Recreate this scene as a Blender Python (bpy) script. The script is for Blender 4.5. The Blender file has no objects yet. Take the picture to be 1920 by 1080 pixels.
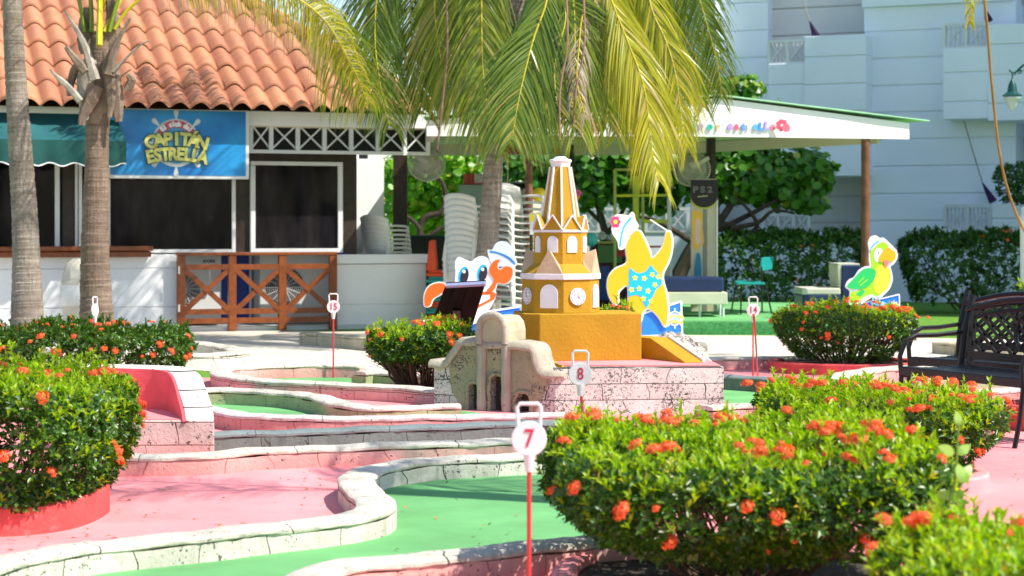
import bpy, bmesh, math, random
import numpy as np
from mathutils import Vector, Matrix
R = math.radians
random.seed(7)
RNG = np.random.default_rng(7)
scene = bpy.context.scene
COL = scene.collection

# ------------------------------------------------------------------ camera, world, sun
F_PX, CAM_H, HOR = 3600.0, 1.35, 430.0          # focal length in px of a 1920 px wide picture, eye height, horizon row
cam_d = bpy.data.cameras.new('camera'); cam = bpy.data.objects.new('camera', cam_d); COL.objects.link(cam)
cam.location = (0, 0, CAM_H); cam.rotation_euler = (R(90), 0, 0)
cam_d.sensor_width = 36; cam_d.lens = 36*F_PX/1920
cam_d.shift_y = -(540-HOR)/1920
cam_d.clip_end = 2000; cam_d.clip_start = .1
cam_d.dof.use_dof = True; cam_d.dof.focus_distance = 12.0; cam_d.dof.aperture_fstop = 4.0
scene.camera = cam
SUN = Vector((.905*math.cos(R(52)), -.425*math.cos(R(52)), math.sin(R(52)))).normalized()
w = bpy.data.worlds.new('World'); scene.world = w; w.use_nodes = True
nt = w.node_tree; nt.nodes.clear()
sky = nt.nodes.new('ShaderNodeTexSky'); sky.sky_type = 'NISHITA'; sky.sun_disc = False
sky.sun_elevation = R(52); sky.sun_rotation = math.atan2(SUN.x, SUN.y)
sky.air_density = 1.0; sky.dust_density = .6; sky.ozone_density = 1.0
bg = nt.nodes.new('ShaderNodeBackground'); bg.inputs[1].default_value = .145
wo = nt.nodes.new('ShaderNodeOutputWorld')
nt.links.new(sky.outputs[0], bg.inputs[0]); nt.links.new(bg.outputs[0], wo.inputs[0])
sd = bpy.data.lights.new('sun', 'SUN'); sd.energy = 5.0; sd.angle = R(.5); sd.color = (1, .945, .85)
so = bpy.data.objects.new('sun', sd); COL.objects.link(so)
so.rotation_euler = SUN.to_track_quat('Z', 'Y').to_euler()
scene.view_settings.view_transform = 'Standard'; scene.view_settings.look = 'None'
scene.view_settings.exposure = .53; scene.view_settings.gamma = 1
scene.view_settings.use_curve_mapping = False

def P(px, py, Y): return Vector(((px-960)*Y/F_PX, Y, CAM_H-(py-HOR)*Y/F_PX))
def G(px, py, z=0.0):
    Y = F_PX*(CAM_H-z)/(py-HOR); return P(px, py, Y)

# ------------------------------------------------------------------ materials
MATS = {}
def newmat(name):
    m = bpy.data.materials.new(name); m.use_nodes = True
    nt = m.node_tree; b = nt.nodes['Principled BSDF']; return m, nt, b
def N(nt, t, **kw):
    n = nt.nodes.new(t)
    for k, v in kw.items():
        if k.startswith('_'): setattr(n, k[1:], v)
        else: n.inputs[k.replace('0', ' ')].default_value = v
    return n
def mixc(nt, fac, a, b, mode='MIX'):
    m = nt.nodes.new('ShaderNodeMix'); m.data_type = 'RGBA'; m.blend_type = mode
    for i, v in ((0, fac), (6, a), (7, b)):
        if hasattr(v, 'is_linked') or isinstance(v, bpy.types.NodeSocket): nt.links.new(v, m.inputs[i])
        else: m.inputs[i].default_value = v if i == 0 else (*v[:3], 1)
    return m.outputs[2]
def ramp(nt, src, a, b, ca=0.0, cb=1.0):
    r = nt.nodes.new('ShaderNodeMapRange'); r.inputs[1].default_value = a; r.inputs[2].default_value = b
    r.inputs[3].default_value = ca; r.inputs[4].default_value = cb; nt.links.new(src, r.inputs[0]); return r.outputs[0]
def mul(nt, a, b, op='MULTIPLY'):
    m = nt.nodes.new('ShaderNodeMath'); m.operation = op
    for i, v in ((0, a), (1, b)):
        if isinstance(v, bpy.types.NodeSocket): nt.links.new(v, m.inputs[i])
        else: m.inputs[i].default_value = v
    return m.outputs[0]
def noise(nt, vec, scale, detail=4, rough=.6):
    n = nt.nodes.new('ShaderNodeTexNoise'); n.inputs['Scale'].default_value = scale
    n.inputs['Detail'].default_value = detail; n.inputs['Roughness'].default_value = rough
    nt.links.new(vec, n.inputs['Vector']); return n.outputs['Fac']
def bump(nt, b, h, strength=.3, dist=.01):
    n = nt.nodes.new('ShaderNodeBump'); n.inputs['Strength'].default_value = strength; n.inputs['Distance'].default_value = dist
    nt.links.new(h, n.inputs['Height']); nt.links.new(n.outputs[0], b.inputs['Normal'])
def pos(nt): return nt.nodes.new('ShaderNodeNewGeometry').outputs['Position']
def mat(name, col, rough=.6, var=.12, scale=3, bs=.15, bscale=60, metal=0.0, spec=.4, dirt=0, dirtcol=(.12, .11, .09)):
    if name in MATS: return MATS[name]
    m, nt, b = newmat(name); p = pos(nt)
    f = noise(nt, p, scale); dark = [c*(1-var) for c in col]; light = [min(1, c*(1+var)) for c in col]
    c = mixc(nt, ramp(nt, f, .3, .7), dark, light)
    if dirt:
        d = noise(nt, p, scale*2.3, 8, .75); c = mixc(nt, ramp(nt, d, .58, .75, 0, dirt), c, dirtcol)
    nt.links.new(c, b.inputs['Base Color'])
    rr = ramp(nt, noise(nt, p, scale*4), .2, .8, max(0, rough-.1), min(1, rough+.1)); nt.links.new(rr, b.inputs['Roughness'])
    b.inputs['Metallic'].default_value = metal; b.inputs['Specular IOR Level'].default_value = spec
    if bs: bump(nt, b, noise(nt, p, bscale, 5), bs, .01)
    MATS[name] = m; return m
def coral(name, base, pits=.5, spray=None, brick=None, stain=(.22, .22, .17), stainamt=.45, spray_h=.07, pitscale=62, uv=True):
    """porous coral stone: dark pits, weather stains, block joints, paint overspray near the foot"""
    m, nt, b = newmat(name); p = pos(nt)
    mp = nt.nodes.new('ShaderNodeMapping'); mp.inputs['Scale'].default_value = (1, 1, 1.0); nt.links.new(p, mp.inputs[0]); q = mp.outputs[0]
    c = mixc(nt, ramp(nt, noise(nt, q, 5, 6), .3, .7), [x*.86 for x in base], [min(.95, x*1.1) for x in base])
    st = ramp(nt, noise(nt, q, 3.2, 8, .7), .5, .72, 0, stainamt); c = mixc(nt, st, c, stain)
    ms = nt.nodes.new('ShaderNodeMapping'); ms.inputs['Scale'].default_value = (16, 16, 1.3); nt.links.new(p, ms.inputs[0])
    c = mixc(nt, ramp(nt, noise(nt, ms.outputs[0], 1.4, 6, .7), .52, .7, 0, stainamt*.9), c, stain)
    # per block tint and joints
    if uv: t = nt.nodes.new('ShaderNodeUVMap').outputs[0]
    else:
        sp_ = nt.nodes.new('ShaderNodeSeparateXYZ'); nt.links.new(p, sp_.inputs[0]); cb2 = nt.nodes.new('ShaderNodeCombineXYZ')
        nt.links.new(mul(nt, sp_.outputs[0], mul(nt, sp_.outputs[1], .35), 'ADD'), cb2.inputs[0]); nt.links.new(sp_.outputs[2], cb2.inputs[1]); t = cb2.outputs[0]
    bw, bh = brick or (.33, 30)
    br = nt.nodes.new('ShaderNodeTexBrick'); br.inputs['Scale'].default_value = 1
    br.inputs['Brick Width'].default_value = bw; br.inputs['Row Height'].default_value = bh
    br.inputs['Mortar Size'].default_value = .0035; br.inputs['Mortar Smooth'].default_value = .4
    br.inputs['Color1'].default_value = (.86, .86, .84, 1); br.inputs['Color2'].default_value = (1, 1, 1, 1)
    wob_ = nt.nodes.new('ShaderNodeTexNoise'); wob_.inputs['Scale'].default_value = 2.3; nt.links.new(p, wob_.inputs['Vector'])
    av = nt.nodes.new('ShaderNodeVectorMath'); av.operation = 'MULTIPLY_ADD'; nt.links.new(wob_.outputs['Color'], av.inputs[0]); av.inputs[1].default_value = (.35, .012, 0); nt.links.new(t, av.inputs[2]); nt.links.new(av.outputs[0], br.inputs['Vector'])
    c = mixc(nt, 1, c, br.outputs['Color'], 'MULTIPLY')
    c = mixc(nt, mul(nt, br.outputs['Fac'], .3), c, (.2, .18, .15))
    g2 = noise(nt, q, 11, 9, .75); c = mixc(nt, ramp(nt, g2, .56, .68, 0, .55), c, [x*.42 for x in base])
    if spray:
        z = nt.nodes.new('ShaderNodeSeparateXYZ'); nt.links.new(p, z.inputs[0])
        zz = mul(nt, z.outputs[2], mul(nt, noise(nt, q, 8, 5), .06), 'SUBTRACT')
        c = mixc(nt, ramp(nt, zz, -.03, spray_h, .75, .12), c, spray)
    # pits
    n1 = mul(nt, mul(nt, noise(nt, q, pitscale, 3, .55), .62), mul(nt, noise(nt, q, pitscale*.42, 2, .5), .38), 'ADD'); patch = noise(nt, q, 4.5, 3)
    thr = mul(nt, n1, ramp(nt, patch, .35, .65, -.075, .045), 'ADD')
    pit = ramp(nt, thr, .665-.12*pits, .70-.12*pits)
    c = mixc(nt, mul(nt, pit, .85), c, (.05, .045, .04))
    nt.links.new(c, b.inputs['Base Color']); b.inputs['Roughness'].default_value = .92; b.inputs['Specular IOR Level'].default_value = .15
    h = mul(nt, noise(nt, q, 40, 6, .7), mul(nt, pit, 1.2), 'SUBTRACT')
    h = mul(nt, h, mul(nt, br.outputs['Fac'], 1.0), 'SUBTRACT'); bump(nt, b, h, .55, .012)
    MATS[name] = m; return m
def leafmat(name, c1, c2, c3=None, f3=.9, trans=.35, rough=.4, spec=.5):
    """leaf: colour varies leaf by leaf (random per island), some light shines through"""
    m, nt, b = newmat(name)
    g = nt.nodes.new('ShaderNodeNewGeometry'); r = g.outputs['Random Per Island']
    c = mixc(nt, ramp(nt, r, 0, 1), c1, c2)
    if c3: c = mixc(nt, ramp(nt, r, f3, min(1, f3+.04)), c, c3)
    nt.links.new(c, b.inputs['Base Color']); b.inputs['Roughness'].default_value = rough; b.inputs['Specular IOR Level'].default_value = spec
    t = nt.nodes.new('ShaderNodeBsdfTranslucent'); hs = nt.nodes.new('ShaderNodeHueSaturation')
    hs.inputs['Saturation'].default_value = 1.1; hs.inputs['Value'].default_value = 1.5; nt.links.new(c, hs.inputs['Color']); nt.links.new(hs.outputs[0], t.inputs[0])
    mx = nt.nodes.new('ShaderNodeMixShader'); mx.inputs[0].default_value = trans
    nt.links.new(b.outputs[0], mx.inputs[1]); nt.links.new(t.outputs[0], mx.inputs[2])
    nt.links.new(mx.outputs[0], nt.nodes['Material Output'].inputs[0]); MATS[name] = m; return m
def flat(name, col, rough=.45): return mat(name, col, rough, .04, 2, .02, 20)

PINKC = (.80, .27, .30)
M_pink = mat('pink_paint', (.84, .29, .30), .6, .19, 1.3, .3, 60, dirt=.6, dirtcol=(.74, .42, .38), spec=.25)
M_red = mat('red_paint', (.66, .085, .08), .6, .2, 6, .9, 22, dirt=.6, dirtcol=(.80, .36, .33), spec=.3)
M_pinkwall = mat('pink_red_plaster', (.80, .12, .13), .6, .12, 6, .4, 35, spec=.2)
M_carpet = mat('green_carpet', (.165, .43, .165), .9, .22, 1.2, .6, 260, spec=.1, dirt=.6, dirtcol=(.24, .46, .22))
M_turf = mat('artificial_turf', (.075, .30, .10), .95, .35, 30, .8, 160, spec=.1)
M_lawn = mat('lawn', (.13, .28, .04), .95, .35, 14, .8, 110, spec=.1, dirt=.4, dirtcol=(.2, .25, .06))
M_conc = mat('pale_concrete', (.62, .56, .47), .85, .12, 1.4, .3, 40, spec=.2, dirt=.3, dirtcol=(.42, .38, .31))
M_conc2 = mat('whitewashed_concrete', (.60, .62, .62), .85, .12, 1.8, .3, 30, spec=.2, dirt=.8, dirtcol=(.2, .2, .19))
M_soil = mat('soil', (.06, .045, .035), .95, .4, 20, .8, 60)
M_white = mat('white_wall_paint', (.84, .85, .86), .55, .05, 1.5, .08, 30, dirt=.12, dirtcol=(.5, .5, .48))
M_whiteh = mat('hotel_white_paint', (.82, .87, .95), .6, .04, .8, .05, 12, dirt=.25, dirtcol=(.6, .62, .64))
M_cream = mat('cream_paint', (.66, .58, .48), .6, .06, 1.5, .06, 25)
M_whitep = mat('white_plastic', (.82, .80, .74), .35, .04, 3, .03, 20)
M_fasc = mat('fascia_white', (.86, .86, .86), .5, .04, 2, .04, 20)
M_frame = mat('white_aluminium', (.70, .71, .72), .35, .05, 3, .02, 20)
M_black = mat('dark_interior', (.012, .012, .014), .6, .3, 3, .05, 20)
M_dkwood = mat('dark_brown_wood', (.035, .022, .016), .5, .35, 9, .2, 60)
M_brpost = mat('brown_timber', (.16, .07, .035), .6, .35, 9, .3, 50)
M_wood = mat('varnished_orange_wood', (.21, .052, .009), .35, .28, 12, .12, 60, spec=.5)
M_benchm = mat('black_painted_iron', (.007, .008, .012), .42, .25, 20, .15, 120, spec=.35)
M_navy = mat('navy_vinyl', (.012, .028, .09), .35, .2, 5, .08, 20)
M_blue = flat('board_blue', (.02, .19, .78)); M_ywl = flat('board_yellow', (.90, .42, .01)); M_wht = flat('board_white', (.88, .88, .88))
M_cyan = flat('board_cyan', (.01, .42, .78)); M_lemon = flat('board_lemon', (.95, .82, .05)); M_orange = flat('board_orange', (.92, .13, .012))
M_lime = flat('board_lime', (.36, .72, .02)); M_green = flat('board_green', (.02, .50, .12)); M_pinkf = flat('board_magenta', (.85, .05, .2))
M_dark = flat('board_dark', (.02, .02, .03)); M_ltblue = flat('board_light_blue', (.35, .6, .9))
M_gold = mat('ochre_plaster', (.47, .262, .02), .75, .1, 4, .5, 38, spec=.2, dirt=.3, dirtcol=(.33, .15, .02))
M_goldw = mat('white_trim_paint', (.83, .80, .82), .7, .05, 6, .25, 40)
M_trunk = None

# ------------------------------------------------------------------ mesh helpers
class MB:
    def __init__(s): s.v = []; s.f = []; s.uv = None
    def add(s, vs, fs):
        o = len(s.v); s.v += [tuple(x) for x in vs]; s.f += [tuple(i+o for i in f) for f in fs]; return s
    def box(s, c, d, rot=None, M=None):
        x, y, z = d[0]/2, d[1]/2, d[2]/2
        vs = [Vector((a*x, b*y, e*z)) for a in (-1, 1) for b in (-1, 1) for e in (-1, 1)]
        if rot is not None: vs = [rot @ v for v in vs]
        vs = [v+Vector(c) for v in vs]
        if M is not None: vs = [M @ v for v in vs]
        return s.add(vs, [(0, 1, 3, 2), (4, 6, 7, 5), (0, 4, 5, 1), (2, 3, 7, 6), (0, 2, 6, 4), (1, 5, 7, 3)])
    def beam(s, a, b, wd, th, up=(0, 0, 1)):
        a = Vector(a); b = Vector(b); d = b-a; L = d.length; z = d.normalized(); x = z.cross(Vector(up))
        if x.length < 1e-4: x = Vector((1, 0, 0))
        x.normalize(); y = z.cross(x); Mx = Matrix((x, y, z)).transposed()
        return s.box((a+b)/2, (wd, th, L), Mx)
    def tube(s, pts, rad, n=8, cap=True, flat=1.0):
        pts = [Vector(p) for p in pts]; m = len(pts)
        if not hasattr(rad, '__len__'): rad = [rad]*m
        vs = []; up = Vector((0, 0, 1)); px = None
        for i, p in enumerate(pts):
            t = (pts[min(i+1, m-1)]-pts[max(i-1, 0)]).normalized()
            if px is None:
                a = up if abs(t.z) < .9 else Vector((1, 0, 0)); x = t.cross(a).normalized()
            else: x = (px-t*px.dot(t)).normalized()
            px = x; y = t.cross(x)
            for k in range(n):
                a = 2*math.pi*k/n; vs.append(p+x*math.cos(a)*rad[i]+y*math.sin(a)*rad[i]*flat)
        fs = [(i*n+k, i*n+(k+1) % n, (i+1)*n+(k+1) % n, (i+1)*n+k) for i in range(m-1) for k in range(n)]
        if cap: fs += [tuple(range(n-1, -1, -1)), tuple((m-1)*n+k for k in range(n))]
        return s.add(vs, fs)
    def lathe(s, prof, c=(0, 0, 0), n=24, M=None):
        vs = []
        for r, z in prof:
            for k in range(n):
                a = 2*math.pi*k/n; v = Vector((r*math.cos(a), r*math.sin(a), z))
                vs.append((M @ v if M is not None else v)+Vector(c))
        m = len(prof)
        fs = [(i*n+k, i*n+(k+1) % n, (i+1)*n+(k+1) % n, (i+1)*n+k) for i in range(m-1) for k in range(n)]
        fs += [tuple(range(n-1, -1, -1)), tuple((m-1)*n+k for k in range(n))]
        return s.add(vs, fs)
    def prism(s, front, vec):
        front = [Vector(p) for p in front]; vec = Vector(vec); n = len(front)
        vs = front+[p+vec for p in front]
        return s.add(vs, [tuple(range(n)), tuple(range(2*n-1, n-1, -1))]+[(i, i+n, (i+1) % n+n, (i+1) % n) for i in range(n)])
    def build(s, name, m=None, parent=None, smooth=False, bevel=0, fix=True):
        me = bpy.data.meshes.new(name); me.from_pydata(s.v, [], s.f)
        if fix:
            bm = bmesh.new(); bm.from_mesh(me); bmesh.ops.recalc_face_normals(bm, faces=bm.faces); bm.to_mesh(me); bm.free()
        return link(name, me, m, parent, smooth, bevel)
def link(name, me, m, parent=None, smooth=False, bevel=0):
    o = bpy.data.objects.new(name, me); COL.objects.link(o)
    if m: me.materials.append(m)
    if smooth:
        me.polygons.foreach_set('use_smooth', [True]*len(me.polygons))
        try: me.set_sharp_from_angle(angle=R(38))
        except Exception: pass
    if bevel:
        b = o.modifiers.new('bevel', 'BEVEL'); b.width = bevel; b.segments = 2; b.limit_method = 'ANGLE'; b.angle_limit = R(40)
    if parent:
        o.parent = parent; o.matrix_parent_inverse = parent.matrix_basis.inverted()
    return o
def fastmesh(name, V, Q, m, parent=None):
    V = np.asarray(V, np.float32); Q = np.asarray(Q, np.int32)
    me = bpy.data.meshes.new(name); me.vertices.add(len(V)); me.vertices.foreach_set('co', V.ravel())
    me.loops.add(Q.size); me.loops.foreach_set('vertex_index', Q.ravel())
    me.polygons.add(len(Q)); me.polygons.foreach_set('loop_start', np.arange(0, Q.size, 4, dtype=np.int32))
    me.update(calc_edges=True); return link(name, me, m, parent)
def tag(o, label=None, cat=None, group=None, kind=None):
    if label: o['label'] = label
    if cat: o['category'] = cat
    if group: o['group'] = group
    if kind: o['kind'] = kind
    return o
def thing(name, loc, label, cat, group=None):
    o = bpy.data.objects.new(name, None); COL.objects.link(o); o.location = loc; o.empty_display_size = .1
    return tag(o, label, cat, group)
def copy_tree(o, parent=None):
    c = o.copy(); COL.objects.link(c)
    if parent: c.parent = parent
    for ch in list(o.children): copy_tree(ch, c)
    return c
def catmull(pts, step=.05, closed=False):
    pts = [Vector(p) for p in pts]; n = len(pts); out = []
    for i in range(n if closed else n-1):
        g = lambda k: pts[k % n] if closed else pts[min(max(k, 0), n-1)]
        p0, p1, p2, p3 = g(i-1), g(i), g(i+1), g(i+2)
        m = max(1, int((p2-p1).length/step))
        for j in range(m):
            t = j/m
            out.append(.5*((2*p1)+(p2-p0)*t+(2*p0-5*p1+4*p2-p3)*t*t+(3*p1-p0-3*p2+p3)*t**3))
    if not closed: out.append(pts[-1])
    return out
class Frame:
    """a vertical facade plane: u runs along it, n points out of it"""
    def __init__(s, org, ang):   # ang: rotation of u from +X
        s.o = Vector((org[0], org[1], 0)); s.u = Vector((math.cos(ang), math.sin(ang), 0)); s.n = Vector((math.sin(ang), -math.cos(ang), 0))
    def pt(s, u, z, off=0): return s.o+s.u*u+s.n*off+Vector((0, 0, z))
    def hit(s, px, py, off=0):
        d = Vector(((px-960)/F_PX, 1, -(py-HOR)/F_PX)); c = Vector((0, 0, CAM_H))
        t = (s.o+s.n*off-c).dot(s.n)/d.dot(s.n); p = c+d*t
        return (p-s.o).dot(s.u), p.z
    def rot(s): return Matrix((s.u, -s.n, Vector((0, 0, 1)))).transposed()
    def pbox(s, mb, px0, px1, py0, py1, off, th):      # box whose front face shows at those pixels, th deep
        pm, qm = (px0+px1)/2, (py0+py1)/2
        u0, _ = s.hit(px0, qm, off); u1, _ = s.hit(px1, qm, off); _, z1 = s.hit(pm, py0, off); _, z0 = s.hit(pm, py1, off)
        return s.ubox(mb, u0, u1, z0, z1, off, th)
    def ubox(s, mb, u0, u1, z0, z1, off, th):
        mb.box(s.pt((u0+u1)/2, (z0+z1)/2, off-th/2), (abs(u1-u0), th, abs(z1-z0)), s.rot()); return mb
    def poly(s, pts, off): return [s.pt(*s.hit(a, b, off), off) for a, b in pts]

def sheet(name, pts, z, m, kind='structure', smoothed=False):
    w = [Vector((p[0], p[1], 0)) for p in pts]
    if smoothed: w = catmull(w, .08, True)
    me = bpy.data.meshes.new(name); bm = bmesh.new()
    f = bm.faces.new([bm.verts.new((p.x, p.y, z)) for p in w]); f.normal_update()
    if f.normal.z < 0: f.normal_flip()
    bmesh.ops.triangulate(bm, faces=bm.faces); bm.to_mesh(me); bm.free()
    o = link(name, me, m); o['kind'] = kind; return o

# text as mesh geometry
def glyph(ch, size, depth=.004, offset=0.0):
    cu = bpy.data.curves.new('lettering', 'FONT'); cu.body = ch; cu.size = size; cu.extrude = depth/2; cu.offset = offset
    cu.align_x = 'CENTER'; cu.align_y = 'CENTER'; cu.resolution_u = 4
    o = bpy.data.objects.new('lettering', cu); COL.objects.link(o); bpy.context.view_layer.update()
    me = bpy.data.meshes.new_from_object(o.evaluated_get(bpy.context.evaluated_depsgraph_get()))
    vs = [v.co.copy() for v in me.vertices]; fs = [tuple(p.vertices) for p in me.polygons]
    bpy.data.objects.remove(o); bpy.data.curves.remove(cu); bpy.data.meshes.remove(me); return vs, fs
def put_text(mb, ch, size, at, right, up, depth=.004, offset=0.0, roll=0.0, sx=1.0):
    vs, fs = glyph(ch, size, depth, offset); right = Vector(right).normalized(); up = Vector(up).normalized(); nn = right.cross(up)
    r2 = right*math.cos(roll)+up*math.sin(roll); u2 = up*math.cos(roll)-right*math.sin(roll)
    mb.add([Vector(at)+r2*v.x*sx+u2*v.y+nn*v.z for v in vs], fs)
# ------------------------------------------------------------------ ground
def gp(lst, z=0): return [G(a, b, z) for a, b in lst]
sheet('ground', [(-400, -60), (400, -60), (400, 900), (-400, 900)], 0, M_lawn)
sheet('concrete_path', gp([(-900, 700), (-900, 622), (300, 620), (800, 622), (1200, 628), (1460, 630), (2100, 640), (2300, 690), (1480, 690), (1200, 700), (700, 712), (400, 697), (300, 690)]), .004, M_conc)
sheet('pink_pavement', gp([(-900, 735), (200, 728), (365, 709), (420, 711), (520, 700), (800, 700), (1200, 700), (1310, 689), (1460, 690), (1600, 700), (2050, 700), (2500, 760), (4500, 2600), (-2600, 2600)]), .008, M_pink)
sheet('green_carpet', gp([(-400, 1300), (-200, 1120), (0, 1075), (387, 1015), (620, 990), (700, 960), (690, 900), (760, 872), (960, 856), (1300, 840), (1400, 900), (1200, 1000), (960, 1030), (680, 1060), (590, 1085), (560, 1200), (500, 1500)]), .012, M_carpet)
sheet('green_carpet', gp([(380, 742), (480, 742), (600, 752), (720, 770), (860, 772), (960, 785), (720, 790), (590, 788), (470, 786), (400, 778)]), .012, M_carpet)
sheet('green_carpet', gp([(420, 706), (500, 700), (600, 697), (700, 697), (790, 708), (790, 728), (700, 728), (600, 722), (480, 714)]), .012, M_carpet)
sheet('green_carpet', gp([(1340, 722), (1420, 720), (1520, 726), (1560, 745), (1500, 770), (1420, 774), (1340, 776)]), .012, M_carpet)
# raised turf platform under the canopy
mb = MB(); pts = [G(1180, 628), G(1462, 628), G(2000, 640), P(2150, 600, 34), P(1000, 600, 33), P(760, 600, 33), P(800, 600, 27), P(1100, 600, 25.2)]
pts = [Vector((p.x, p.y, 0)) for p in pts[:2]]+[Vector((5.2, 27.0, 0)), Vector((5.2, 33.2, 0)), Vector((-3, 33.2, 0)), Vector((-3, 27.5, 0)), Vector((1.0, 25.6, 0))]
mb.prism([p+Vector((0, 0, -.05)) for p in pts], (0, 0, .22)); tag(mb.build('turf_platform', M_turf, bevel=.01), kind='structure')
mb = MB(); mb.prism([Vector((p.x, p.y+ (.03 if i < 2 else 0), .17)) for i, p in enumerate(pts)], (0, 0, .008)); tag(mb.build('turf_platform_top', M_carpet), kind='structure')

# ------------------------------------------------------------------ kerbs
ST_A = coral('coral_cream', (.74, .70, .60), .45)
ST_P = coral('coral_pink', (.74, .58, .51), .5, spray=(.78, .25, .24), stain=(.3, .25, .22), spray_h=.11)
ST_R = coral('coral_rose', (.62, .42, .38), .5, spray=(.60, .22, .21), stain=(.16, .12, .12), stainamt=.5, spray_h=.14)
ST_G = coral('coral_green', (.48, .45, .25), .45, spray=(.30, .40, .22), stain=(.2, .22, .14), spray_h=.09)
ST_D = coral('coral_grey', (.17, .215, .20), .5, stain=(.09, .11, .11), stainamt=.6)
ST_B = coral('coral_beige', (.62, .55, .40), .35)
COPE = coral('coping_cream', (.72, .67, .58), .4, stain=(.26, .24, .2), stainamt=.6, brick=(.9, 30))
COPED = coral('coping_grey', (.21, .26, .265), .3, stain=(.12, .14, .15), stainamt=.6, brick=(.9, 30))
COPEP = coral('coping_pinkish', (.70, .62, .60), .3, stain=(.22, .19, .2), stainamt=.6, brick=(.9, 30))
def sweep(path, prof, seed=0, jit=.003):
    """sweep a closed (across, up) profile along a ground path; UV u = metres along"""
    rng = np.random.default_rng(seed); n = len(path); m = len(prof); V = []; U = []; s = 0
    ph = rng.uniform(0, 6, 6)
    for i, p in enumerate(path):
        t = path[min(i+1, n-1)]-path[max(i-1, 0)]; t.z = 0; t.normalize(); x = Vector((t.y, -t.x, 0))
        if i: s += (p-path[i-1]).length
        wob = jit*.8*(math.sin(s*4+ph[0])+.6*math.sin(s*19+ph[1])); up = jit*(math.sin(s*7+ph[2])+math.sin(s*17+ph[3]))
        for k, (a, z) in enumerate(prof):
            j = rng.normal(0, jit*.45, 2); q = p+x*(a+wob+j[0]); V.append((q.x, q.y, z+(up+j[1] if z > .03 else 0))); U.append((s, z+a))
    F = [(i*m+k, (i+1)*m+k, (i+1)*m+(k+1) % m, i*m+(k+1) % m) for i in range(n-1) for k in range(m)]
    F += [tuple(range(m)), tuple((n-1)*m+k for k in range(m-1, -1, -1))]
    return V, F, U
def sweepobj(name, V, F, U, m, parent=None):
    me = bpy.data.meshes.new(name); me.from_pydata(V, [], F); uv = me.uv_layers.new(name='uv')
    idx = np.zeros(len(me.loops), np.int32); me.loops.foreach_get('vertex_index', idx)
    uv.data.foreach_set('uv', np.array(U, np.float32)[idx].ravel())
    bm = bmesh.new(); bm.from_mesh(me); bmesh.ops.recalc_face_normals(bm, faces=bm.faces); bm.to_mesh(me); bm.free()
    return link(name, me, m, parent, smooth=True)
KN = [0]
def kerb(pts, h, w, mw, mc, label, cat='kerb', rawpts=None, step=.035):
    path = rawpts or [G(a, b, h) for a, b in pts]; path = [Vector((p.x, p.y, 0)) for p in path]
    path = catmull(path, step); KN[0] += 1; c = h-.03; e = .004
    hw = w/2
    V, F, U = sweep(path, [(-hw, -.02), (-hw, c-.004), (hw, c-.004), (hw, -.02)], KN[0], .0025)
    k = sweepobj('stone_kerb', V, F, U, mw); tag(k, label, cat, 'stone kerbs of the mini golf lanes')
    prof = [(-hw-e*.2, c), (-hw-e*1.6, c+.006), (-hw-e*1.3, h-.012), (-hw+.008, h-.003), (-hw*.4, h+.002), (hw*.4, h+.002), (hw-.008, h-.003), (hw+e*1.3, h-.012), (hw+e*1.6, c+.006), (hw+e*.2, c)]
    V, F, U = sweep(path, prof, KN[0]+50, .0022); sweepobj('coping', V, F, U, mc, k); return k
kerb([(-220, 1118), (-100, 1080), (0, 1050), (120, 1026), (225, 1013), (387, 997), (480, 986), (600, 973), (668, 962), (700, 952), (706, 938), (690, 922), (672, 906), (668, 892), (690, 878), (730, 869), (800, 860), (880, 855), (960, 851), (1060, 848), (1200, 846), (1340, 850)],
     .12, .17, ST_A, COPE, 'long cream coral stone kerb with an S bend between pink pavement and green carpet')
kerb([(560, 1130), (570, 1090), (590, 1070), (640, 1056), (700, 1048), (830, 1036), (960, 1023), (1060, 1012), (1160, 1004), (1260, 1000)], .12, .17, ST_P, COPE, 'coral stone kerb at the bottom of the photo with a rounded end on green carpet')
kerb([(180, 852), (300, 851), (400, 848), (480, 841), (600, 836), (720, 831), (832, 827), (960, 822), (1100, 817)], .12, .16, ST_P, COPE, 'straight pale pink stone kerb behind the shadowed pink pavement')
kerb([(380, 811), (480, 808), (600, 804), (700, 800), (830, 795), (955, 791), (1080, 787)], .12, .15, ST_D, COPED, 'dark grey green stained stone kerb')
kerb([(380, 762), (430, 770), (480, 776), (590, 780), (705, 780), (830, 778), (960, 776), (1060, 774)], .125, .16, ST_R, COPEP, 'rose tinted stone kerb in front of the fort wall arches')
kerb([(360, 729), (420, 728), (480, 730), (545, 734), (600, 742), (640, 754), (690, 761), (740, 761), (800, 759), (862, 758)], .13, .17, ST_G, COPE, 'yellow green stone kerb curving left of the fort wall')
kerb([(830, 729), (760, 724), (690, 720), (600, 716), (520, 712), (450, 706), (418, 699), (420, 690), (470, 685), (540, 683), (610, 682), (680, 683)], .13, .18, ST_P, COPE, 'pink faced stone kerb bent in a loop round the green hole marked 15')
kerb([(672, 698), (700, 696), (740, 698), (790, 702), (850, 706)], .12, .16, ST_G, COPE, 'short yellowish stone kerb behind the round flowering bush')
kerb([(230, 640), (320, 638), (380, 642), (430, 650), (450, 657), (420, 661), (350, 663), (240, 664)], .14, .2, ST_A, COPE, 'white stone kerb with a blunt corner beside the wooden fence')
kerb([(572, 623), (640, 627), (693, 632), (760, 638), (840, 642)], .15, .18, ST_B, ST_B, 'plain beige stone kerb at the foot of the white wall')
kerb([(1255, 670), (1310, 670), (1400, 669), (1480, 668), (1580, 670)], .12, .22, ST_P, COPE, 'pink splashed stone kerb right of the ochre tower')
kerb([(1280, 640), (1302, 641), (1309, 645)], .14, .2, ST_B, COPE, 'short stone block kerb beside the rubble mound')
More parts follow.
